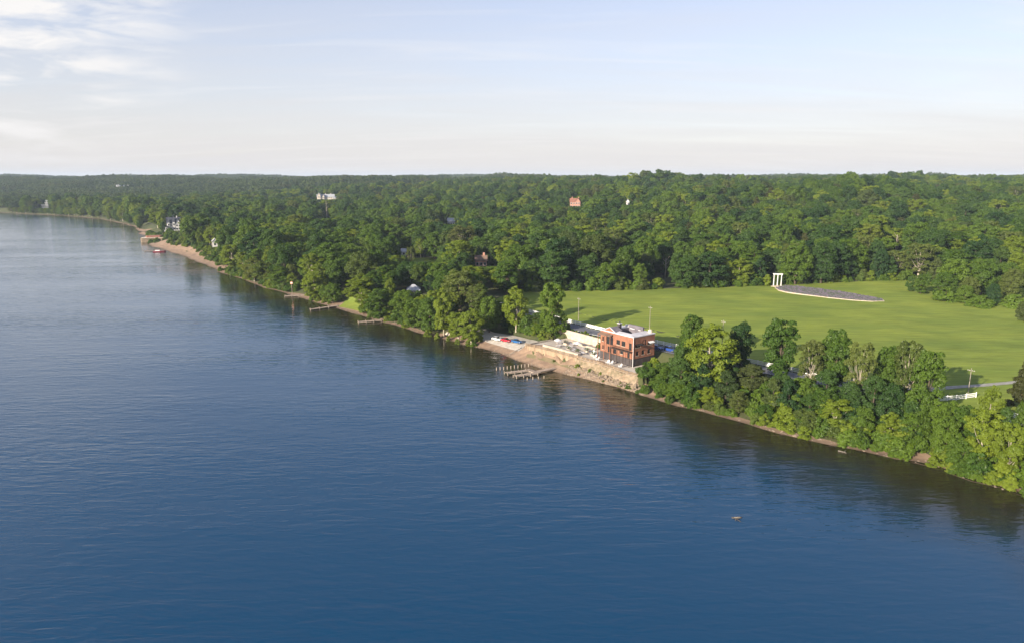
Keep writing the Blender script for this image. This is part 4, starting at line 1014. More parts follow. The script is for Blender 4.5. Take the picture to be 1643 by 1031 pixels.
kind('oak', 6, 18, 5.8, 2.4, 90, 10500, .46, 'open', 'leaf_mid', 'bark', .45, lobe=(.14, .27), fill=.84)
kind('half_bare_tree', 7, 20, 6.0, 4.0, 80, 8200, .42, 'open', 'leaf_thin', 'bark_pale', .40, lobe=(.12, .22), fill=.95, limbs=26, jitter=.9)
kind('bush', 8, 5, 3.2, 0.0, 34, 3200, .40, 'bush', 'leaf_mid', 'bark', .10, lobe=(.2, .36), fill=.85)
kind('cedar', 9, 14, 3.4, .3, 46, 5200, .40, 'cone', 'leaf_cedar', 'bark', .28, lobe=(.22, .34), fill=.85)
kind('poplar', 10, 20, 3.6, 1.6, 70, 7600, .44, 'tall', 'leaf_mid', 'bark', .34, lobe=(.2, .34), fill=.8)
kind('bush', 11, 5, 2.8, 0.0, 30, 2800, .40, 'bush', 'leaf_light', 'bark', .10, lobe=(.2, .36), fill=.85)
KN = [k['name'] for k in KINDS]
SYC, MAP, OAK, BARE, BUSH, CED, POP = (0, 1), (2, 3), (4, 5), (6,), (7, 10), (8,), (9,)

T = []          # every tree: x, y, z, height, width factor, kind, turn, zone
def put(x, y, h, wf, k, zone, rz=None): T.append([x, y, None, h, wf, k, random.uniform(0, 6.28) if rz is None else rz, zone])
def settle():
    L = [t for t in T if t[2] is None]; Z = ground(np.array([t[0] for t in L]), np.array([t[1] for t in L]))
    for t, z in zip(L, Z): t[2] = float(z)
SA_, SB_ = ab(SH[:, 0], SH[:, 1]); so_ = np.argsort(SA_); SA_, SB_ = SA_[so_], SB_[so_]
def shore_at(a): return float(np.interp(a, SA_, SB_))
def road_b(a): return float(np.interp(a, [-160, -95, -60, -20, 12, 40, 84], [31, 28.5, 26.5, 20.3, 17.6, 16.9, 16.6]))
def bank(px_, fr, top, wpx, k, zone):
    """a tree on the bank, FR of the way from the water to the lane, where the photograph shows it"""
    a = np.arange(-118, 100, .5); b0 = np.interp(a, SA_, SB_); b = b0+fr*(np.interp(a, [-160, -95, -60, -20, 12, 40, 84], [31, 28.5, 26.5, 20.3, 17.6, 16.9, 16.6])-b0)
    X = O2[0]+a*S2[0]+b*N2[0]; Y = O2[1]+a*S2[1]+b*N2[1]; i = int(np.argmin(abs(proj(X, Y, 9.+0*X)[0]-px_)))
    x, y = float(X[i]), float(Y[i]); z = gz(x, y)
    d = ray(px_, top); t = y/d[1]; h = H+d[2]*t-z
    depth = y*cp-(z+8-H)*sp
    K = KINDS[k]; wf = (wpx/2*depth/F)/(K['r']*h/K['h'])
    T.append([x, y, z, h, wf, k, random.uniform(0, 6.28), zone])
HAND = [ # column, share of the way to the lane, top row, width in the photograph, kind
 (1109, .86, 503, 54, 4), (1140, .45, 515, 82, 0), (1092, .42, 548, 42, 3), (1064, .30, 580, 42, 4), (1189, .92, 517, 48, 2), (1248, .84, 510, 60, 5),
 (1300, .74, 545, 44, 6), (1338, .88, 526, 58, 5), (1375, .62, 548, 44, 6), (1452, .84, 546, 50, 6), (1420, .9, 552, 50, 4), (1486, .80, 560, 66, 5),
 (1206, .52, 582, 54, 3), (1252, .46, 598, 56, 2), (1288, .42, 604, 50, 4), (1325, .50, 590, 50, 3), (1365, .40, 612, 46, 2), (1400, .5, 600, 50, 3), (1432, .48, 615, 54, 2), (1472, .5, 622, 54, 4),
 (1512, .55, 640, 56, 5), (1548, .5, 648, 50, 4), (1189, .14, 626, 36, 5), (1136, .16, 620, 34, 1), (1232, .14, 648, 38, 4), (1294, .14, 656, 40, 5), (1342, .22, 638, 50, 1),
 (1428, .2, 660, 36, 1), (1300, .30, 630, 44, 3), (1384, .26, 650, 44, 4), (1470, .3, 655, 50, 5), (1521, .24, 668, 50, 4), (1545, .14, 702, 44, 5), (1588, .70, 614, 46, 0), (1578, .26, 655, 58, 1), (1622, .2, 678, 52, 1),
 (1612, .5, 650, 40, 3), (1640, .46, 640, 44, 4), (1165, .5, 570, 44, 3),
 (1090, .16, 610, 34, 4), (1068, .12, 612, 24, 5)]
for h_ in HAND: bank(*h_, zone='right bank')
bank(828, .70, 456, 46, 0, 'lane left'); bank(886, .72, 453, 42, 5, 'lane left'); bank(862, .86, 500, 34, 3, 'lane left'); bank(905, .85, 503, 18, 5, 'lane left')
bank(846, .74, 505, 30, 7, 'lane bush'); bank(800, .8, 482, 40, 5, 'lane left'); bank(870, .74, 512, 26, 9, 'lane left'); bank(815, .72, 505, 26, 3, 'lane left')
for x_, y_, tp, wp, k_ in ((756, 546, 492, 46, 0), (736, 541, 500, 40, 1), (712, 534, 458, 38, 0), (690, 528, 475, 40, 4), (772, 528, 452, 34, 9), (665, 520, 478, 42, 4), (785, 534, 474, 44, 4)):
    x, y = at(x_, y_, 2.); z = gz(x, y); d = ray(x_, tp); hh = H+d[2]*y/d[1]-z; dep = y*cp-(z+8-H)*sp
    T.append([x, y, z, hh, (wp/2*dep/F)/(KINDS[k_]['r']*hh/KINDS[k_]['h']), k_, random.uniform(0, 6.28), 'left bank'])
# evergreen and dark shrubs beyond the fence by the drive, the copse in the meadow, the bush at the frame's edge
for (a_, b_, h_, wf, k_, zn) in ((-90, 50, 12.5, 1, 8, 'drive'), (-97, 48, 8, 1.5, 2, 'drive'), (-100, 56, 8, 1.4, 3, 'drive')):
    x, y = loc2(a_, b_); put(x, y, h_, wf, k_, zn)
for (x, y, h_, wf, k_) in ((205, 343, 10, 1.15, 4), (212, 335, 13, 1.2, 4), (219, 327, 12, 1.1, 5), (214, 322, 9, 1.2, 4), (224, 318, 10, 1.1, 2), (222, 345, 18, 1.1, 4), (232, 338, 19, 1.1, 5), (241, 330, 15, 1.1, 4), (236, 350, 17, 1.1, 0), (247, 342, 16, 1.1, 4), (203, 349, 8, 1.1, 3), (209, 329, 6.5, 1.6, 7), (216, 314, 5.5, 1.5, 7), (230, 312, 6, 1.5, 7)):
    put(x, y, h_, wf, k_, 'copse')
for (x, y, h_, wf, k_) in ((214, 283, 9, 1.1, 2), (221, 279, 10, 1.2, 3)): put(x, y, h_, wf, k_, 'field edge bush')
# low bushes at the foot of the bank, right
for a_ in np.arange(-9, -112, -3.1):
    for fr, hh in ((.055, 3.0), (.16, 4.6), (.30, 5.5), (.5, 5)):
        if random.random() < .24: continue
        a2 = a_+random.uniform(-1.4, 1.4); b0 = shore_at(a2); b = b0+(fr+random.uniform(-.02, .03))*(road_b(a2)-b0)
        if fr < .2 and -84 < a2 < -72 and random.random() < .75: continue
        x, y = loc2(a2, b); put(x, y, hh*random.uniform(.65, 1.25), random.uniform(.9, 1.35), random.choice((7, 7, 10)), 'right bank bush')
for a_ in np.arange(-14, -112, -6.5):
    for fr in (.3,):
        if random.random() < .4: continue
        a2 = a_+random.uniform(-2, 2); b0 = shore_at(a2); b = b0+(fr+random.uniform(-.06, .06))*(road_b(a2)-b0)
        if -66 < a2 < -10 and fr > .5: continue
        x, y = loc2(a2, b); put(x, y, random.uniform(8, 12), random.uniform(.9, 1.2), random.choice((2, 3, 4, 5, 3)), 'right bank')
# weeds and bushes below the lane, left of the house
for a_ in np.arange(50, 96, 2.6):
    for b_ in (8.5, 11.5, 14.):
        if random.random() < .3: continue
        x, y = loc2(a_+random.uniform(-1, 1), b_+random.uniform(-1, 1)); put(x, y, random.uniform(2, 5.2), random.uniform(.8, 1.2), random.choice((7, 10, 10)), 'lane bush')
for a_ in np.arange(19, 50, 2.3):
    x, y = loc2(a_+random.uniform(-.6, .6), 15.6+random.uniform(-.4, .5)); put(x, y, random.uniform(1.4, 2.8), 1, random.choice((7, 10, 10)), 'lane bush')
for (a_, b_, h_) in ((-9.5, -4.5, 2.2), (-10, -1, 3.2), (-9.6, 3, 4.2), (-10.6, 7, 5), (-11, 11, 6), (-8.5, -6.5, 1.2), (25, 12.3, 2.6), (28, 12.2, 2.0), (21, 12.0, 2.3)):
    x, y = loc2(a_, b_); put(x, y, h_, 1.1, 7, 'house bush')

# low growth at the water on the left bank and under the far edge of the meadow
for i in range(len(SH)):
    if 150 < SH[i][1] < 760 and SH[i][0] < -30:
        pxx = proj(SH[i][0], SH[i][1], 0)[0]
        if 232 < pxx < 355 or 540 < pxx < 575 or 470 < pxx < 492 or pxx > 690: continue
        for k in range(max(1, int(math.hypot(*SH[i])/50/3.2))):
            for dd in (2.2, 5.0, 8.5):
                if random.random() < .25: continue
                f_ = random.random(); q_ = SH[i]*(1-f_)+SH[min(i+1, len(SH)-1)]*f_+nrm_in[i]*(dd+random.uniform(-1, 1)); put(q_[0], q_[1], random.uniform(2.2, 5.5), random.uniform(.9, 1.3), random.choice((7, 10)), 'shore bush')
for x_, y_ in ((700, 537), (716, 540), (735, 545), (748, 548), (764, 549), (690, 533), (726, 536), (758, 544), (774, 545)):
    x, y = at(x_+random.uniform(-4, 4), y_, 1.5); put(x, y, random.uniform(2, 4), 1.1, random.choice((7, 10)), 'shore bush')
for k in range(150):
    x_ = random.uniform(236, 356); x, y = at(x_, float(np.interp(x_, [236, 300, 356], [384, 398, 425]))-random.uniform(0, 14), 3.); put(x, y, random.uniform(2, 5), random.uniform(1, 1.6), random.choice((7, 7, 10)), 'shore bush')
FE = np.array(FIELD_FAR, float)
for i in range(len(FE)-1):
    L_ = np.linalg.norm(FE[i+1]-FE[i])
    for k in range(int(L_/2.2)):
        q_ = FE[i]+(FE[i+1]-FE[i])*random.random(); put(q_[0]+random.uniform(-1, 2), q_[1]+random.uniform(-.5, 5), random.uniform(2, 6.5), random.uniform(.8, 1.2), random.choice((7, 7, 10)), 'meadow bush')
for (a_, b_, h_) in ((20, -5.6, 1.4), (14, -5.3, 1.1), (9, -5.4, 1.3), (2, -5.9, 1.0), (-1, -6.2, 1.4), (16, -8.6, .9), (31, -6.6, .8), (-4.5, -6.0, 1.6), (6, -7.0, .7), (26, -5.8, 1.0)):
    x, y = loc2(a_, b_); put(x, y, h_, 1.3, random.choice((7, 10)), 'wall weeds')
settle()
# the left bank and the wood: a loose grid, thinned where there is water, meadow, lane, lawns and houses
CLEAR = []      # (x, y, radius) kept open
HOUSES = []
def ground_hit(px_, py_, lift=0.):
    d = ray(px_, py_); t = np.geomspace(150, 9000, 1500); X = d[0]*t; Y = d[1]*t; Z = H+d[2]*t
    G = ground(X, Y)+lift; i = int(np.argmax(Z < G)); return float(X[i]), float(Y[i]), float(G[i]-lift)
def wood():
    out = []
    for r0, r1, sp_ in ((230, 620, 5.6), (620, 1600, 6.6)):
        gx = np.arange(-r1, r1*1.02, sp_); gy = np.arange(100, r1, sp_)
        X, Y = np.meshgrid(gx, gy); X = X.ravel()+rng.uniform(-.5, .5, X.size)*sp_; Y = Y.ravel()+rng.uniform(-.5, .5, Y.size)*sp_
        rr = np.hypot(X, Y); an = np.degrees(np.arctan2(X, Y))
        k = (rr > r0) & (rr <= r1) & (an > -46) & (an < 45)
        out.append(np.stack([X[k], Y[k]], 1))
    P = np.concatenate(out); P = P[rng.permutation(len(P))]; X, Y = P[:, 0], P[:, 1]
    d = shore_dist(X, Y); a, b = ab(X, Y)
    ok = (d > 2.0) & ~inside(FIELD_POLY, X, Y)
    ok &= ~((a < 96) & (b < 46) & (Y < 345))                  # the bank and lane by the house: planted above
    ok &= ~((a >= 80) & (a < 150) & (b > 12.5) & (b < 26))       # the lane
    px_, _ = proj(X, Y, 0*X)
    for lo, hi, wv in ((226, 252, 20), (252, 352, 17), (470, 500, 8), (540, 574, 16)):
        ok &= ~((px_ > lo) & (px_ < hi) & (d < wv))
    for cx_, cy_, cr in CLEAR: ok &= np.hypot(X-cx_, Y-cy_) > cr
    X, Y, d = X[ok], Y[ok], d[ok]
    # crowns of very different spread, none inside another
    Rd = 2.6+6.4*rng.random(len(X))**1.7; Rd[d < 12] *= .85; Rd[np.hypot(X, Y) > 900] *= 1.12
    order = np.argsort(-Rd+rng.uniform(0, 4, len(X))); cell = {}; keep = []
    for i in order:
        x, y, r_ = X[i], Y[i], Rd[i]; cx_, cy_ = int(x//16), int(y//16); good = True
        for u in (-1, 0, 1):
            for v in (-1, 0, 1):
                for (x2, y2, r2) in cell.get((cx_+u, cy_+v), ()):
                    if (x-x2)**2+(y-y2)**2 < (.70*(r_+r2))**2: good = False; break
                if not good: break
            if not good: break
        if good: cell.setdefault((cx_, cy_), []).append((x, y, r_)); keep.append(i)
    keep = np.array(keep); X, Y, d, Rd = X[keep], Y[keep], d[keep], Rd[keep]
    Z = ground(X, Y, d)
    for i in range(len(X)):
        u = random.random(); near_sh = d[i] < 26
        if near_sh:
            k = 0 if u < .26 else 1 if u < .42 else 4 if u < .62 else 5 if u < .78 else 9 if u < .88 else 3 if u < .95 else 6
            h = (8.2+1.75*Rd[i])*random.uniform(.85, 1.2)*(.8 if d[i] < 9 else 1)
        else:
            k = 2 if u < .24 else 3 if u < .40 else 4 if u < .62 else 5 if u < .79 else 0 if u < .86 else 9 if u < .89 else 1 if u < .94 else 6 if u < .975 else 8 if u < .988 else 2
            h = (8.6+1.5*Rd[i])*random.uniform(.8, 1.25)
        if X[i] > -170 and Y[i] < 430 and X[i] < 20:
            h *= .84; k = {2: 4, 3: 5}.get(k, k) if random.random() < .7 else k
        wf = 1.18*Rd[i]/(KINDS[k]['r']*h/KINDS[k]['h'])
        T.append([X[i], Y[i], Z[i], h, wf, k, random.uniform(0, 6.28), 'left bank' if near_sh else ('field edge' if (Y[i] < 400 and X[i] > 0) else 'wood')])
# ------------------------------------------------------------------ houses among the trees
def house(name, label, px_, py_, w_px, h_m, dep_m, roof, rh, wall, roofm, rz=None, nwin=4, storeys=2, wing=None, chimneys=1, lift=0., hide=True, D=None, bury=1.5):
    if D is None: x, y, z = ground_hit(px_, py_, lift)
    else:
        y = D; x = float(ray(px_, py_)[0]*y/ray(px_, py_)[1]); z = gz(x, y)
        zr = H+ray(px_, py_)[2]*y/ray(px_, py_)[1]; lift = max(0, zr-z)
    dist = y*cp-(z-H)*sp; W = w_px*dist/F
    if rz is None: rz = math.atan2(-x, y)
    r = thing(name, label, 'house', (x, y, z+lift), rz)
    def block(x0, x1, y0, y1, z1, rf, rh_, nw, st, front=True):
        MB().box(x0, x1, y0, y1, -max(lift, 1), z1).build('wall', M[wall], r)
        e = .5
        if rf == 'gable':
            ym = (y0+y1)/2
            mb = MB().add([(x0-e, y0-e, z1-.15), (x1+e, y0-e, z1-.15), (x1+e, ym, z1+rh_), (x0-e, ym, z1+rh_), (x0-e, y1+e, z1-.15), (x1+e, y1+e, z1-.15), (x0-e, y0-e, z1+.08), (x1+e, y0-e, z1+.08), (x1+e, ym, z1+rh_+.25), (x0-e, ym, z1+rh_+.25), (x0-e, y1+e, z1+.08), (x1+e, y1+e, z1+.08)], [(6, 7, 8, 9), (9, 8, 11, 10), (0, 3, 2, 1), (3, 4, 5, 2), (0, 1, 7, 6), (4, 10, 11, 5), (0, 6, 9, 3), (3, 9, 10, 4), (1, 2, 8, 7), (2, 5, 11, 8)])
            rr_ = mb.build('roof', M[roofm], r)
            MB().add([(x0, y0, z1), (x0, y1, z1), (x0, ym, z1+rh_), (x1, y0, z1), (x1, y1, z1), (x1, ym, z1+rh_)], [(0, 2, 1), (3, 4, 5)]).build('gable', M[wall], r)
        elif rf == 'front':
            xm = (x0+x1)/2
            mb = MB().add([(x0-e, y0-e, z1-.1), (xm, y0-e, z1+rh_), (x1+e, y0-e, z1-.1), (x0-e, y1+e, z1-.1), (xm, y1+e, z1+rh_), (x1+e, y1+e, z1-.1), (x0-e, y0-e, z1+.15), (xm, y0-e, z1+rh_+.25), (x1+e, y0-e, z1+.15), (x0-e, y1+e, z1+.15), (xm, y1+e, z1+rh_+.25), (x1+e, y1+e, z1+.15)], [(6, 7, 10, 9), (7, 8, 11, 10), (0, 3, 4, 1), (1, 4, 5, 2), (0, 1, 7, 6), (1, 2, 8, 7), (3, 9, 10, 4), (4, 10, 11, 5), (0, 6, 9, 3), (2, 5, 11, 8)])
            rr_ = mb.build('roof', M[roofm], r)
            MB().add([(x0, y0, z1), (x1, y0, z1), (xm, y0, z1+rh_)], [(0, 1, 2)]).build('gable', M[wall], r)
        elif rf == 'hip':
            ym = (y0+y1)/2; k = min((y1-y0)/2, (x1-x0)*.4)
            mb = MB().add([(x0-e, y0-e, z1), (x1+e, y0-e, z1), (x1+e, y1+e, z1), (x0-e, y1+e, z1), (x0+k, ym, z1+rh_), (x1-k, ym, z1+rh_)], [(0, 1, 5, 4), (1, 2, 5), (2, 3, 4, 5), (3, 0, 4), (3, 2, 1, 0)]); rr_ = mb.build('roof', M[roofm], r)
        elif rf == 'cone':
            xm, ym = (x0+x1)/2, (y0+y1)/2; mb = MB().add([(x0-.3, y0-.3, z1), (x1+.3, y0-.3, z1), (x1+.3, y1+.3, z1), (x0-.3, y1+.3, z1), (xm, ym, z1+rh_)], [(0, 1, 4), (1, 2, 4), (2, 3, 4), (3, 0, 4), (3, 2, 1, 0)]); rr_ = mb.build('roof', M[roofm], r)
        else:
            rr_ = MB().box(x0-1.0, x1+1.0, y0-1.6, y1+.4, z1, z1+.45).build('roof', M[roofm], r)
        if front:
            for s_ in range(st):
                for k in range(nw):
                    xc = x0+(x1-x0)*(k+.5)/nw; zc = z1*(s_+.28)/st; hw = min(.75, (x1-x0)/nw*.3); hh = min(1.7, z1/st*.5)
                    o = MB().box(xc-hw-.12, xc+hw+.12, y0-.08, y0+.02, zc-.12, zc+hh+.12).build('window', M['white'], r); MB().box(xc-hw, xc+hw, y0-.12, y0-.075, zc, zc+hh).build('pane', M['glass_dark'], o)
        return rr_
    rf0 = block(-W/2, W/2, 0, dep_m, h_m, roof, rh, nwin, storeys)
    for (f0, f1, y0, y1, z1, rf, rh_, nw, st) in (wing or []): block(-W/2+W*f0, -W/2+W*f1, y0, y1, z1, rf, rh_, nw, st)
    for k in range(chimneys):
        xc = -W/2+W*(.2+.6*k/max(1, chimneys-1) if chimneys > 1 else .75); MB().box(xc-.6, xc+.6, dep_m*.45, dep_m*.45+1.2, h_m, h_m+rh+1.8).build('chimney', M[wall], rf0)
    if hide:
        _, yt = proj(x, y, z+lift+h_m+rh); HOUSES.append((px_-w_px*.5, px_+w_px*.5, yt-1, py_-bury, y))
        CLEAR.append((x, y+dep_m/2, W*.5+3))
    return r
#PLACES
house('lake_house', 'white stepped modern house above the far left shore', 73, 336, 9, 7.5, 10, 'flat', .5, 'white_wall', 'white', nwin=5, storeys=2, wing=[(.55, 1.0, -1, 6, 11.5, 'flat', .4, 3, 1), (.7, .95, 1, 5, 15.5, 'flat', .4, 1, 1)], chimneys=0, D=1285)
house('lake_house', 'low house with a wide white roof at the far left edge of the shore', 25, 335, 13, 4.5, 12, 'hip', 3.0, 'house_stone', 'white', nwin=5, storeys=1, chimneys=0, D=1340)
house('white_house', 'long white house high on the distant wooded slope at the left', 197, 305, 17, 8, 14, 'gable', 4, 'white_wall', 'white', nwin=7, wing=[(.0, .28, -4, 8, 9, 'front', 5, 2, 2)], chimneys=2, lift=9)
house('mansion', 'pale stone mansion with many gables on the distant slope', 523, 322.5, 27, 6.5, 12, 'gable', 4.5, 'house_stone', 'roof_grey', nwin=8, wing=[(.02, .2, -4, 10, 9, 'front', 5, 2, 2), (.30, .42, -3, 9, 7, 'front', 4, 2, 2), (.9, 1.25, -2, 9, 4, 'gable', 3, 3, 1)], chimneys=3, lift=9)
house('brick_mansion', 'red brick house with white windows high in the woods above the meadow', 923, 334, 17, 7, 12, 'gable', 4, 'house_brick', 'roof_red', nwin=4, wing=[(.5, .95, -3, 9, 7.5, 'front', 4, 2, 2)], chimneys=2, lift=9)
house('small_house', 'tiny pale gabled house deep in the woods right of the brick mansion', 1007, 331, 5, 4.5, 8, 'front', 3, 'white_wall', 'roof_grey', nwin=2, chimneys=0, lift=9)
house('turreted_house', 'pink-white house with dark steep roofs above the far beach', 281, 381, 20, 8, 11, 'gable', 6, 'white_wall', 'roof_slate', nwin=5, wing=[(.05, .2, -2, 3, 9, 'cone', 8, 1, 2), (.42, .58, -2, 3, 9.5, 'cone', 8.5, 1, 2), (.62, .98, -2, 6, 7.5, 'front', 5.5, 2, 2), (-.28, .04, -4, 6, 5, 'flat', .4, 2, 1)], chimneys=1, D=770)
house('white_cabin', 'small white gabled cabin between the trees behind the far beach', 346, 404, 8, 4.5, 6, 'front', 2.5, 'white_wall', 'white', nwin=1, storeys=1, chimneys=0, D=590)
house('garden_pavilion', 'grey hip-roofed pavilion among the trees near the small docks', 664, 474, 20, 1.9, 8, 'hip', 2.6, 'house_stone', 'roof_grey', nwin=4, storeys=1, chimneys=0, D=345, bury=8)
house('brown_house', 'brown-roofed house half hidden in trees left of the meadow', 772, 429, 18, 4, 9, 'gable', 2.6, 'house_brick', 'roof_brown', nwin=3, storeys=1, chimneys=1, lift=4)
house('small_house', 'small white house in a dark gap of the woods left of the brick mansion', 724, 362, 11, 4.5, 8, 'gable', 3, 'white_wall', 'roof_grey', nwin=3, storeys=1, chimneys=0, lift=4)
house('small_shed', 'little white shed at the edge of the hidden lawn in the woods', 648, 411, 7, 3, 5, 'gable', 1.8, 'white_wall', 'roof_grey', nwin=1, storeys=1, chimneys=0, lift=2)
def stone_terrace():
    x, y = at(250, 381.5, 4); z = gz(x, y)
    r = thing('stone_terrace', 'beige curved stone terrace with red earth beside the turreted house', 'terrace', (x, y, 0), R(25))
    MB().prism([(-13, -6), (8, -7), (13, -3), (13, 9), (-8, 9), (-14, 2)], -1, 4.2).build('wall', M['stone_tan'], r)
    MB().prism([(-12, -5), (7.5, -6), (12, -2.6), (12, 8.5), (-7.6, 8.5), (-13, 2)], 4.2, 4.5).build('paving', M['house_stone'], r)
    MB().prism([(-8, -2), (4, -3), (7, 2), (4, 6), (-5, 6), (-9, 2)], 4.5, 6.2).build('earth_mound', M['roof_red'], r)
    CLEAR.append((x, y, 17)); HOUSES.append((232, 264, 364, 385, y))
stone_terrace()
def lawn():
    x, y, z = ground_hit(681, 421)
    n = 40; V = [(x, y)]; CLEAR.append((x, y, 17)); CLEAR.append((x+4, y-22, 10)); HOUSES.append((668, 696, 402, 421, y-8))
    nr = 8; pts = [(x+20*q/nr*math.cos(k*6.283/n), y+26*q/nr*math.sin(k*6.283/n)) for q in range(1, nr+1) for k in range(n)]; P_ = np.array(V+pts); Z = ground(P_[:, 0], P_[:, 1])+.15
    vs = [(p[0], p[1], z_) for p, z_ in zip(P_, Z)]
    fs = [(0, 1+k, 1+(k+1) % n) for k in range(n)]+[(1+q*n+k, 1+(q+1)*n+k, 1+(q+1)*n+(k+1) % n, 1+q*n+(k+1) % n) for q in range(nr-1) for k in range(n)]
    o = MB().add(vs, fs).build('lawn', M['grass'], smooth=True); tag(o, 'small lawn in a gap of the woods left of the meadow', kind='structure')
lawn()
def beach_lawn():
    P_ = [at(x, y, 1.2) for x, y in ((543, 489), (560, 482), (578, 476))]; Q_ = [at(x, y, 1.2) for x, y in ((580, 498), (585, 490), (588, 480))]
    sheet('shore_lawn', P_, Q_, 14, 8, M['grass'], .16, 'small patch of grass by the beach on the left bank')
beach_lawn()
def water_tower():
    y = 4800.; d = ray(351, 279); x = float(d[0]*y/d[1]); zt = H+d[2]*y/d[1]; z = gz(x, y)
    r = thing('water_tower', 'grey bulb water tower breaking the far horizon at the left', 'water tower', (x, y, z), 0)
    MB().tube([(0, 0, 0), (0, 0, zt-z-8)], [3, 2.4], 12).build('shaft', M['roof_grey'], r)
    MB().tube([(0, 0, zt-z-12), (0, 0, zt-z-8), (0, 0, zt-z-3), (0, 0, zt-z+2), (0, 0, zt-z+5)], [2.4, 8, 10, 8, 2], 16).build('tank', M['roof_grey'], r, smooth=True)
water_tower()
def snag(px_, py_, tp, label):
    x, y, z = ground_hit(px_, py_)
    h = H+ray(px_, tp)[2]*y/ray(px_, tp)[1]-z; r = thing('dead_tree', label, 'tree', (x, y, z), random.uniform(0, 6))
    MB().tube([(0, 0, -.3), (.2, .1, h*.5), (0, .3, h)], [.45, .32, .1], 8).build('trunk', M['bark_pale'], r, smooth=True)
    for k in range(7):
        a = k*2.1; t = .45+.07*k; MB().tube([(0, .2*t, h*t), (1.3*math.cos(a), 1.3*math.sin(a), h*t+1.2), (2.2*math.cos(a), 2.2*math.sin(a), h*t+2.8)], [.16, .10, .03], 5).build('limb', M['bark_pale'], r, smooth=True)
    HOUSES.append((px_-3, px_+3, tp, py_-1, y)); CLEAR.append((x, y, 3.5))
snag(1067, 446, 414, 'pale dead tree standing at the edge of the wood above the meadow'); snag(525, 352, 322, 'pale dead tree below the distant mansion'); snag(1437, 404, 376, 'pale dead tree in the wood above the flower bed')
wood()
# nothing stands in front of what the photograph shows between the trees
def clear_view():
    out = []
    for t in T:
        if t[7] not in ('wood', 'left bank', 'field edge'): out.append(t); continue
        cx_, _ = proj(t[0], t[1], t[2]); dep = t[1]*cp-(t[2]-H)*sp; hw = KINDS[t[5]]['r']*t[3]/KINDS[t[5]]['h']*t[4]*F/dep; ok = True
        for (x0, x1, y0, y1, yy) in HOUSES:
            if t[1] < yy+3 and cx_+hw*.85 > x0 and cx_-hw*.85 < x1:
                top = proj(t[0], t[1], t[2]+t[3])[1]
                if top < y1-1:                        # a lower tree stands here
                    d = ray(cx_, y1-1); h = H+d[2]*t[1]/d[1]-t[2]
                    if h < 4.5: ok = False; break
                    t[4] *= min(1.35, (t[3]/h)**.7); t[3] = h
        if ok: out.append(t)
    return out
T = clear_view()

# which trees show largest: paint crowns near to far on a small raster and count what is left of each
def visible():
    Wd, Hd = 822, 516; buf = np.full((Hd, Wd), -1, np.int32); cnt = np.zeros(len(T), int)
    order = sorted(range(len(T)), key=lambda i: T[i][1])
    for i in order:
        x, y, z, h, wf, k = T[i][:6]
        cx_, cy_ = proj(x, y, z+h*.56); dep = y*cp-(z-H)*sp; rx = KINDS[k]['r']*h/KINDS[k]['h']*wf*F/dep*.85; ry = h*.44*F/dep
        x0, x1, y0, y1 = int((cx_-rx)/2), int((cx_+rx)/2)+1, int((cy_-ry)/2), int((cy_+ry)/2)+1
        if x1 < 0 or x0 >= Wd or y1 < 0 or y0 >= Hd: continue
        x0, x1, y0, y1 = max(x0, 0), min(x1, Wd), max(y0, 0), min(y1, Hd)
        yy, xx = np.mgrid[y0:y1, x0:x1]
        m = (((xx*2+1-cx_)/rx)**2+((yy*2+1-cy_)/ry)**2 < 1) & (buf[y0:y1, x0:x1] < 0)
        cnt[i] = m.sum(); buf[y0:y1, x0:x1][m] = i
    return cnt
VIS = visible()
is_bush = np.array([t[5] in BUSH for t in T])
tree_ids = [i for i in np.argsort(-VIS) if not is_bush[i] and VIS[i] > 0][:290]
LOOK = {0: 'yellow-green sycamore', 1: 'open yellow-green sycamore', 2: 'broad dark green tree', 3: 'upright dark green tree', 4: 'broad mid-green tree', 5: 'loose mid-green tree', 6: 'thin half-bare tree', 7: 'mid-green bush', 8: 'olive-brown conical evergreen', 9: 'slender mid-green poplar', 10: 'yellow-green bush'}
PLACE = {'right bank': ('on the bank right of the brick house', 'trees on the bank right of the brick house'), 'right bank bush': ('on the bank right of the brick house', 'bushes on the bank right of the brick house'),
 'lane left': ('below the lane left of the brick house', 'trees below the lane left of the brick house'), 'lane bush': ('below the lane left of the brick house', 'bushes below the lane left of the brick house'),
 'left bank': ('lining the river left of the brick house', 'trees lining the river left of the brick house'), 'drive': ('behind the white fence by the drive', 'evergreens behind the white fence'),
 'copse': ('in the copse jutting into the meadow', 'trees of the copse in the meadow'), 'field edge bush': ('alone at the right end of the meadow', 'trees at the right end of the meadow'),
 'field edge': ('at the far edge of the meadow', 'trees at the far edge of the meadow'), 'wood': ('in the wooded slope', 'trees of the wooded slope'), 'house bush': ('against the walls round the brick house', 'bushes round the brick house')}
bush_ids = [i for i in np.argsort(-VIS) if is_bush[i] and VIS[i] > 8 and T[i][7] in PLACE][:80]
ORD = ['first', 'second', 'third', 'fourth', 'fifth', 'sixth', 'seventh', 'eighth', 'ninth', 'tenth', 'eleventh', 'twelfth', 'thirteenth', 'fourteenth', 'fifteenth', 'sixteenth', 'seventeenth', 'eighteenth', 'nineteenth', 'twentieth']
TENS = ['twenty', 'thirty', 'forty', 'fifty', 'sixty', 'seventy', 'eighty', 'ninety']
def ordinal(n):
    if n < 20: return ORD[n]
    q, m_ = divmod(n+1, 10)
    return TENS[q-2]+'-'+ORD[m_-1] if m_ else TENS[q-2][:-1]+'ieth'
WHERE = {'right bank': 'on the bank right of it', 'right bank bush': 'on the bank right of it', 'left bank': 'along the river left of it', 'lane left': 'below the lane left of it', 'lane bush': 'below the lane left of it'}
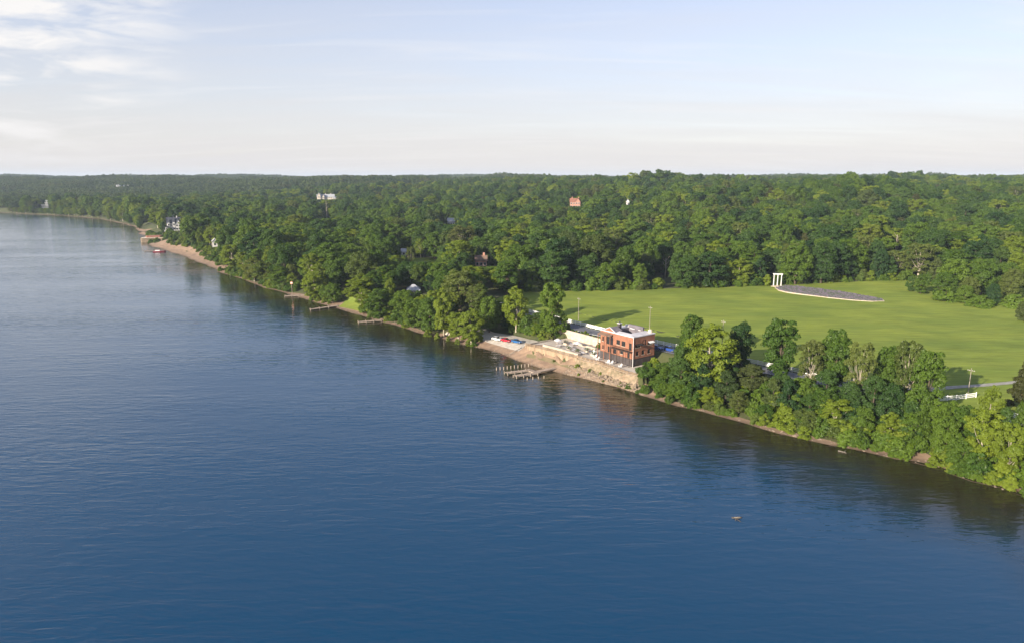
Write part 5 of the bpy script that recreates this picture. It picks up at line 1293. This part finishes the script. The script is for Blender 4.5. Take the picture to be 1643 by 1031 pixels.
def label_trees(ids):
    rows = {}
    for i in ids:
        t = T[i]; px_ = proj(t[0], t[1], t[2]+t[3]*.5)[0]; zn = t[7]
        if zn == 'wood': zn = 'in the wooded slope '+('above the far beach' if px_ < 350 else 'left of the meadow' if px_ < 830 else 'above the meadow')
        rows.setdefault((zn, t[5]), []).append((px_, i))
    lab = {}
    for (zn, k), L in rows.items():
        L.sort(reverse=(zn in ('left bank', 'lane left', 'lane bush')))
        for n, (_, i) in enumerate(L):
            if zn in WHERE: s = ordinal(n)+' '+LOOK[k]+' from the brick house, '+WHERE[zn]
            else:
                wh = PLACE[zn][0] if zn in PLACE else zn
                s = LOOK[k]+' '+wh if len(L) == 1 else ordinal(n)+' '+LOOK[k]+' from the left '+wh
            lab[i] = s
    return lab
LAB = label_trees(tree_ids); LAB.update(label_trees(bush_ids))
single = set(tree_ids) | set(bush_ids)
for i in list(tree_ids)+list(bush_ids):
    x, y, z, h, wf, k, rz, zn = T[i]; K = KINDS[k]; s_ = h/K['h']
    r = thing({'maple': 'broadleaf_tree', 'oak': 'broadleaf_tree'}.get(K['name'], K['name']+('' if K['name'].endswith('tree') or K['name'] == 'bush' else '_tree')), LAB[i], 'bush' if k in BUSH else 'tree', (x, y, z-.15), rz, PLACE[zn][1])
    q1, q2 = .86+.28*((i*7919) % 97)/97, .86+.28*((i*104729) % 89)/89
    r.scale = (s_*wf*q1, s_*wf*q2, s_)
    link('trunk', K['trunk'], r); link('crown', K['crown'], r)

# the rest of the wood as one mass: real trees set on points
prot = bpy.data.collections.new('wood_kinds')
def joined(name, K):
    nv = len(K['V']); tm = K['trunk']; tv = np.empty(len(tm.vertices)*3, np.float32); tm.vertices.foreach_get('co', tv)
    me = bpy.data.meshes.new(name)
    faces = K['F'].tolist()+[tuple(v+nv for v in p.vertices) for p in tm.polygons]
    me.from_pydata(np.concatenate([K['V'], tv.reshape(-1, 3)]).tolist(), [], faces)
    me.materials.append(M[K['leaf']]); me.materials.append(M[K['bark']])
    me.polygons.foreach_set('material_index', [0]*len(K['F'])+[1]*len(tm.polygons))
    a = me.attributes.new('tone', 'FLOAT', 'POINT'); a.data.foreach_set('value', np.concatenate([K['tone'], np.full(len(tv)//3, .5)]).astype(np.float32))
    return me
for i, K in enumerate(KINDS):
    o = bpy.data.objects.new('wood_kind_%s' % chr(97+i), joined('wood_tree', K)); prot.objects.link(o)
def patch(seed):
    g = np.random.default_rng(seed); Vs, Fs, Ts = [], [], []; o = 0
    for i in range(16):
        cx_, cy_ = g.uniform(-20, 20, 2); h = g.uniform(12, 19)
        V, Fq, tn_, _ = crown(seed*50+i, h, g.uniform(5, 7.5), 2.5, 13, 330, 1.5, 'round', lobe=(.3, .48))
        Vs.append(V+[cx_, cy_, 0]); Fs.append(Fq+o); o += len(V); Ts.append(np.clip(tn_*.6+g.uniform(0, .4), 0, 1))
    return crown_mesh('wood_patch', np.concatenate(Vs), np.concatenate(Fs), np.concatenate(Ts), M['leaf_far'])
NPATCH = 4
for i in range(NPATCH):
    prot.objects.link(bpy.data.objects.new('wood_kind_%s' % chr(97+len(KINDS)+i), patch(60+i)))
def scatter(name, coll, P, S, Rz, Idx, label):
    me = bpy.data.meshes.new(name); me.vertices.add(len(P)); me.vertices.foreach_set('co', np.asarray(P, np.float32).ravel())
    for nm, ty, arr in (('inst_scale', 'FLOAT_VECTOR', S), ('inst_turn', 'FLOAT', Rz), ('inst_kind', 'INT', Idx)):
        a = me.attributes.new(nm, ty, 'POINT')
        a.data.foreach_set('vector' if ty == 'FLOAT_VECTOR' else 'value', np.asarray(arr, np.int32 if ty == 'INT' else np.float32).ravel())
    o = link(name, me); md = o.modifiers.new('scatter', 'NODES')
    ng = bpy.data.node_groups.new(name, 'GeometryNodeTree'); md.node_group = ng
    ng.interface.new_socket('Geometry', in_out='INPUT', socket_type='NodeSocketGeometry'); ng.interface.new_socket('Geometry', in_out='OUTPUT', socket_type='NodeSocketGeometry')
    gi = N(ng, 'NodeGroupInput'); go = N(ng, 'NodeGroupOutput'); ip = N(ng, 'GeometryNodeInstanceOnPoints'); ci = N(ng, 'GeometryNodeCollectionInfo')
    ci.inputs['Collection'].default_value = coll; ci.inputs['Separate Children'].default_value = True; ci.inputs['Reset Children'].default_value = True
    def attr(nm, ty):
        n = N(ng, 'GeometryNodeInputNamedAttribute', data_type=ty); n.inputs['Name'].default_value = nm; return n.outputs[0]
    cx_ = N(ng, 'ShaderNodeCombineXYZ'); LK(ng, attr('inst_turn', 'FLOAT'), cx_.inputs[2])
    e2r = N(ng, 'FunctionNodeEulerToRotation'); LK(ng, cx_.outputs[0], e2r.inputs[0])
    LK(ng, gi.outputs[0], ip.inputs['Points']); LK(ng, ci.outputs[0], ip.inputs['Instance']); ip.inputs['Pick Instance'].default_value = True
    LK(ng, attr('inst_kind', 'INT'), ip.inputs['Instance Index']); LK(ng, e2r.outputs[0], ip.inputs['Rotation']); LK(ng, attr('inst_scale', 'FLOAT_VECTOR'), ip.inputs['Scale'])
    LK(ng, ip.outputs[0], go.inputs[0])
    tag(o, label, kind='stuff'); return o
rest = [t for i, t in enumerate(T) if i not in single and t[5] not in BUSH]
Pp = [(t[0], t[1], t[2]-.2) for t in rest]; Ss = [(t[3]/KINDS[t[5]]['h']*t[4]*random.uniform(.82, 1.2), t[3]/KINDS[t[5]]['h']*t[4]*random.uniform(.82, 1.2), t[3]/KINDS[t[5]]['h']) for t in rest]; Rr = [t[6] for t in rest]; Ii = [t[5] for t in rest]
for r0, r1, sp_ in ((1590, 3300, 33), (3300, 5500, 46), (5500, 8800, 80)):
    gx = np.arange(-r1, r1, sp_); gy = np.arange(500, r1, sp_); X, Y = np.meshgrid(gx, gy); X = X.ravel()+rng.uniform(-.4, .4, X.size)*sp_; Y = Y.ravel()+rng.uniform(-.4, .4, Y.size)*sp_
    rr = np.hypot(X, Y); an = np.degrees(np.arctan2(X, Y)); k = (rr > r0) & (rr <= r1) & (an > -44) & (an < 43); X, Y = X[k], Y[k]
    d = shore_dist(X, Y); k = d > 22
    X, Y, d = X[k], Y[k], d[k]; Z = ground(X, Y, d)
    sc_ = {33: 1.0, 46: 1.25, 80: 2.0}[sp_]
    for x, y, z in zip(X, Y, Z):
        Pp.append((x, y, z-.5)); Ss.append((sc_*random.uniform(.9, 1.2),)*2+(random.uniform(.95, 1.3),)); Rr.append(random.uniform(0, 6.28)); Ii.append(len(KINDS)+random.randrange(NPATCH))
scatter('forest', prot, Pp, Ss, Rr, Ii, 'dense green forest covering the hills to the horizon')
rb = [t for i, t in enumerate(T) if i not in single and t[5] in BUSH]
scatter('undergrowth', prot, [(t[0], t[1], t[2]-.1) for t in rb], [(t[3]/5*t[4],)*2+(t[3]/5,) for t in rb], [t[6] for t in rb], [t[5] for t in rb], 'low green undergrowth on the river bank')
print('TREES', len(T), 'single', len(single), 'scattered', len(Pp))

# ------------------------------------------------------------------ the air
def haze():
    m = bpy.data.materials.new('haze_air'); m.use_nodes = True; t = m.node_tree; t.nodes.clear()
    out = N(t, 'ShaderNodeOutputMaterial'); v = N(t, 'ShaderNodeVolumePrincipled')
    v.inputs['Color'].default_value = (.68, .82, 1.0, 1); v.inputs['Density'].default_value = HAZE; v.inputs['Anisotropy'].default_value = 0.0
    LK(t, v.outputs[0], out.inputs['Volume'])
    o = MB().box(-11200, 9200, -5200, 9800, -7, 115).build('haze', m); tag(o, 'thin bluish haze over the river and hills', kind='stuff')
HAZE = 7.5e-5
haze()
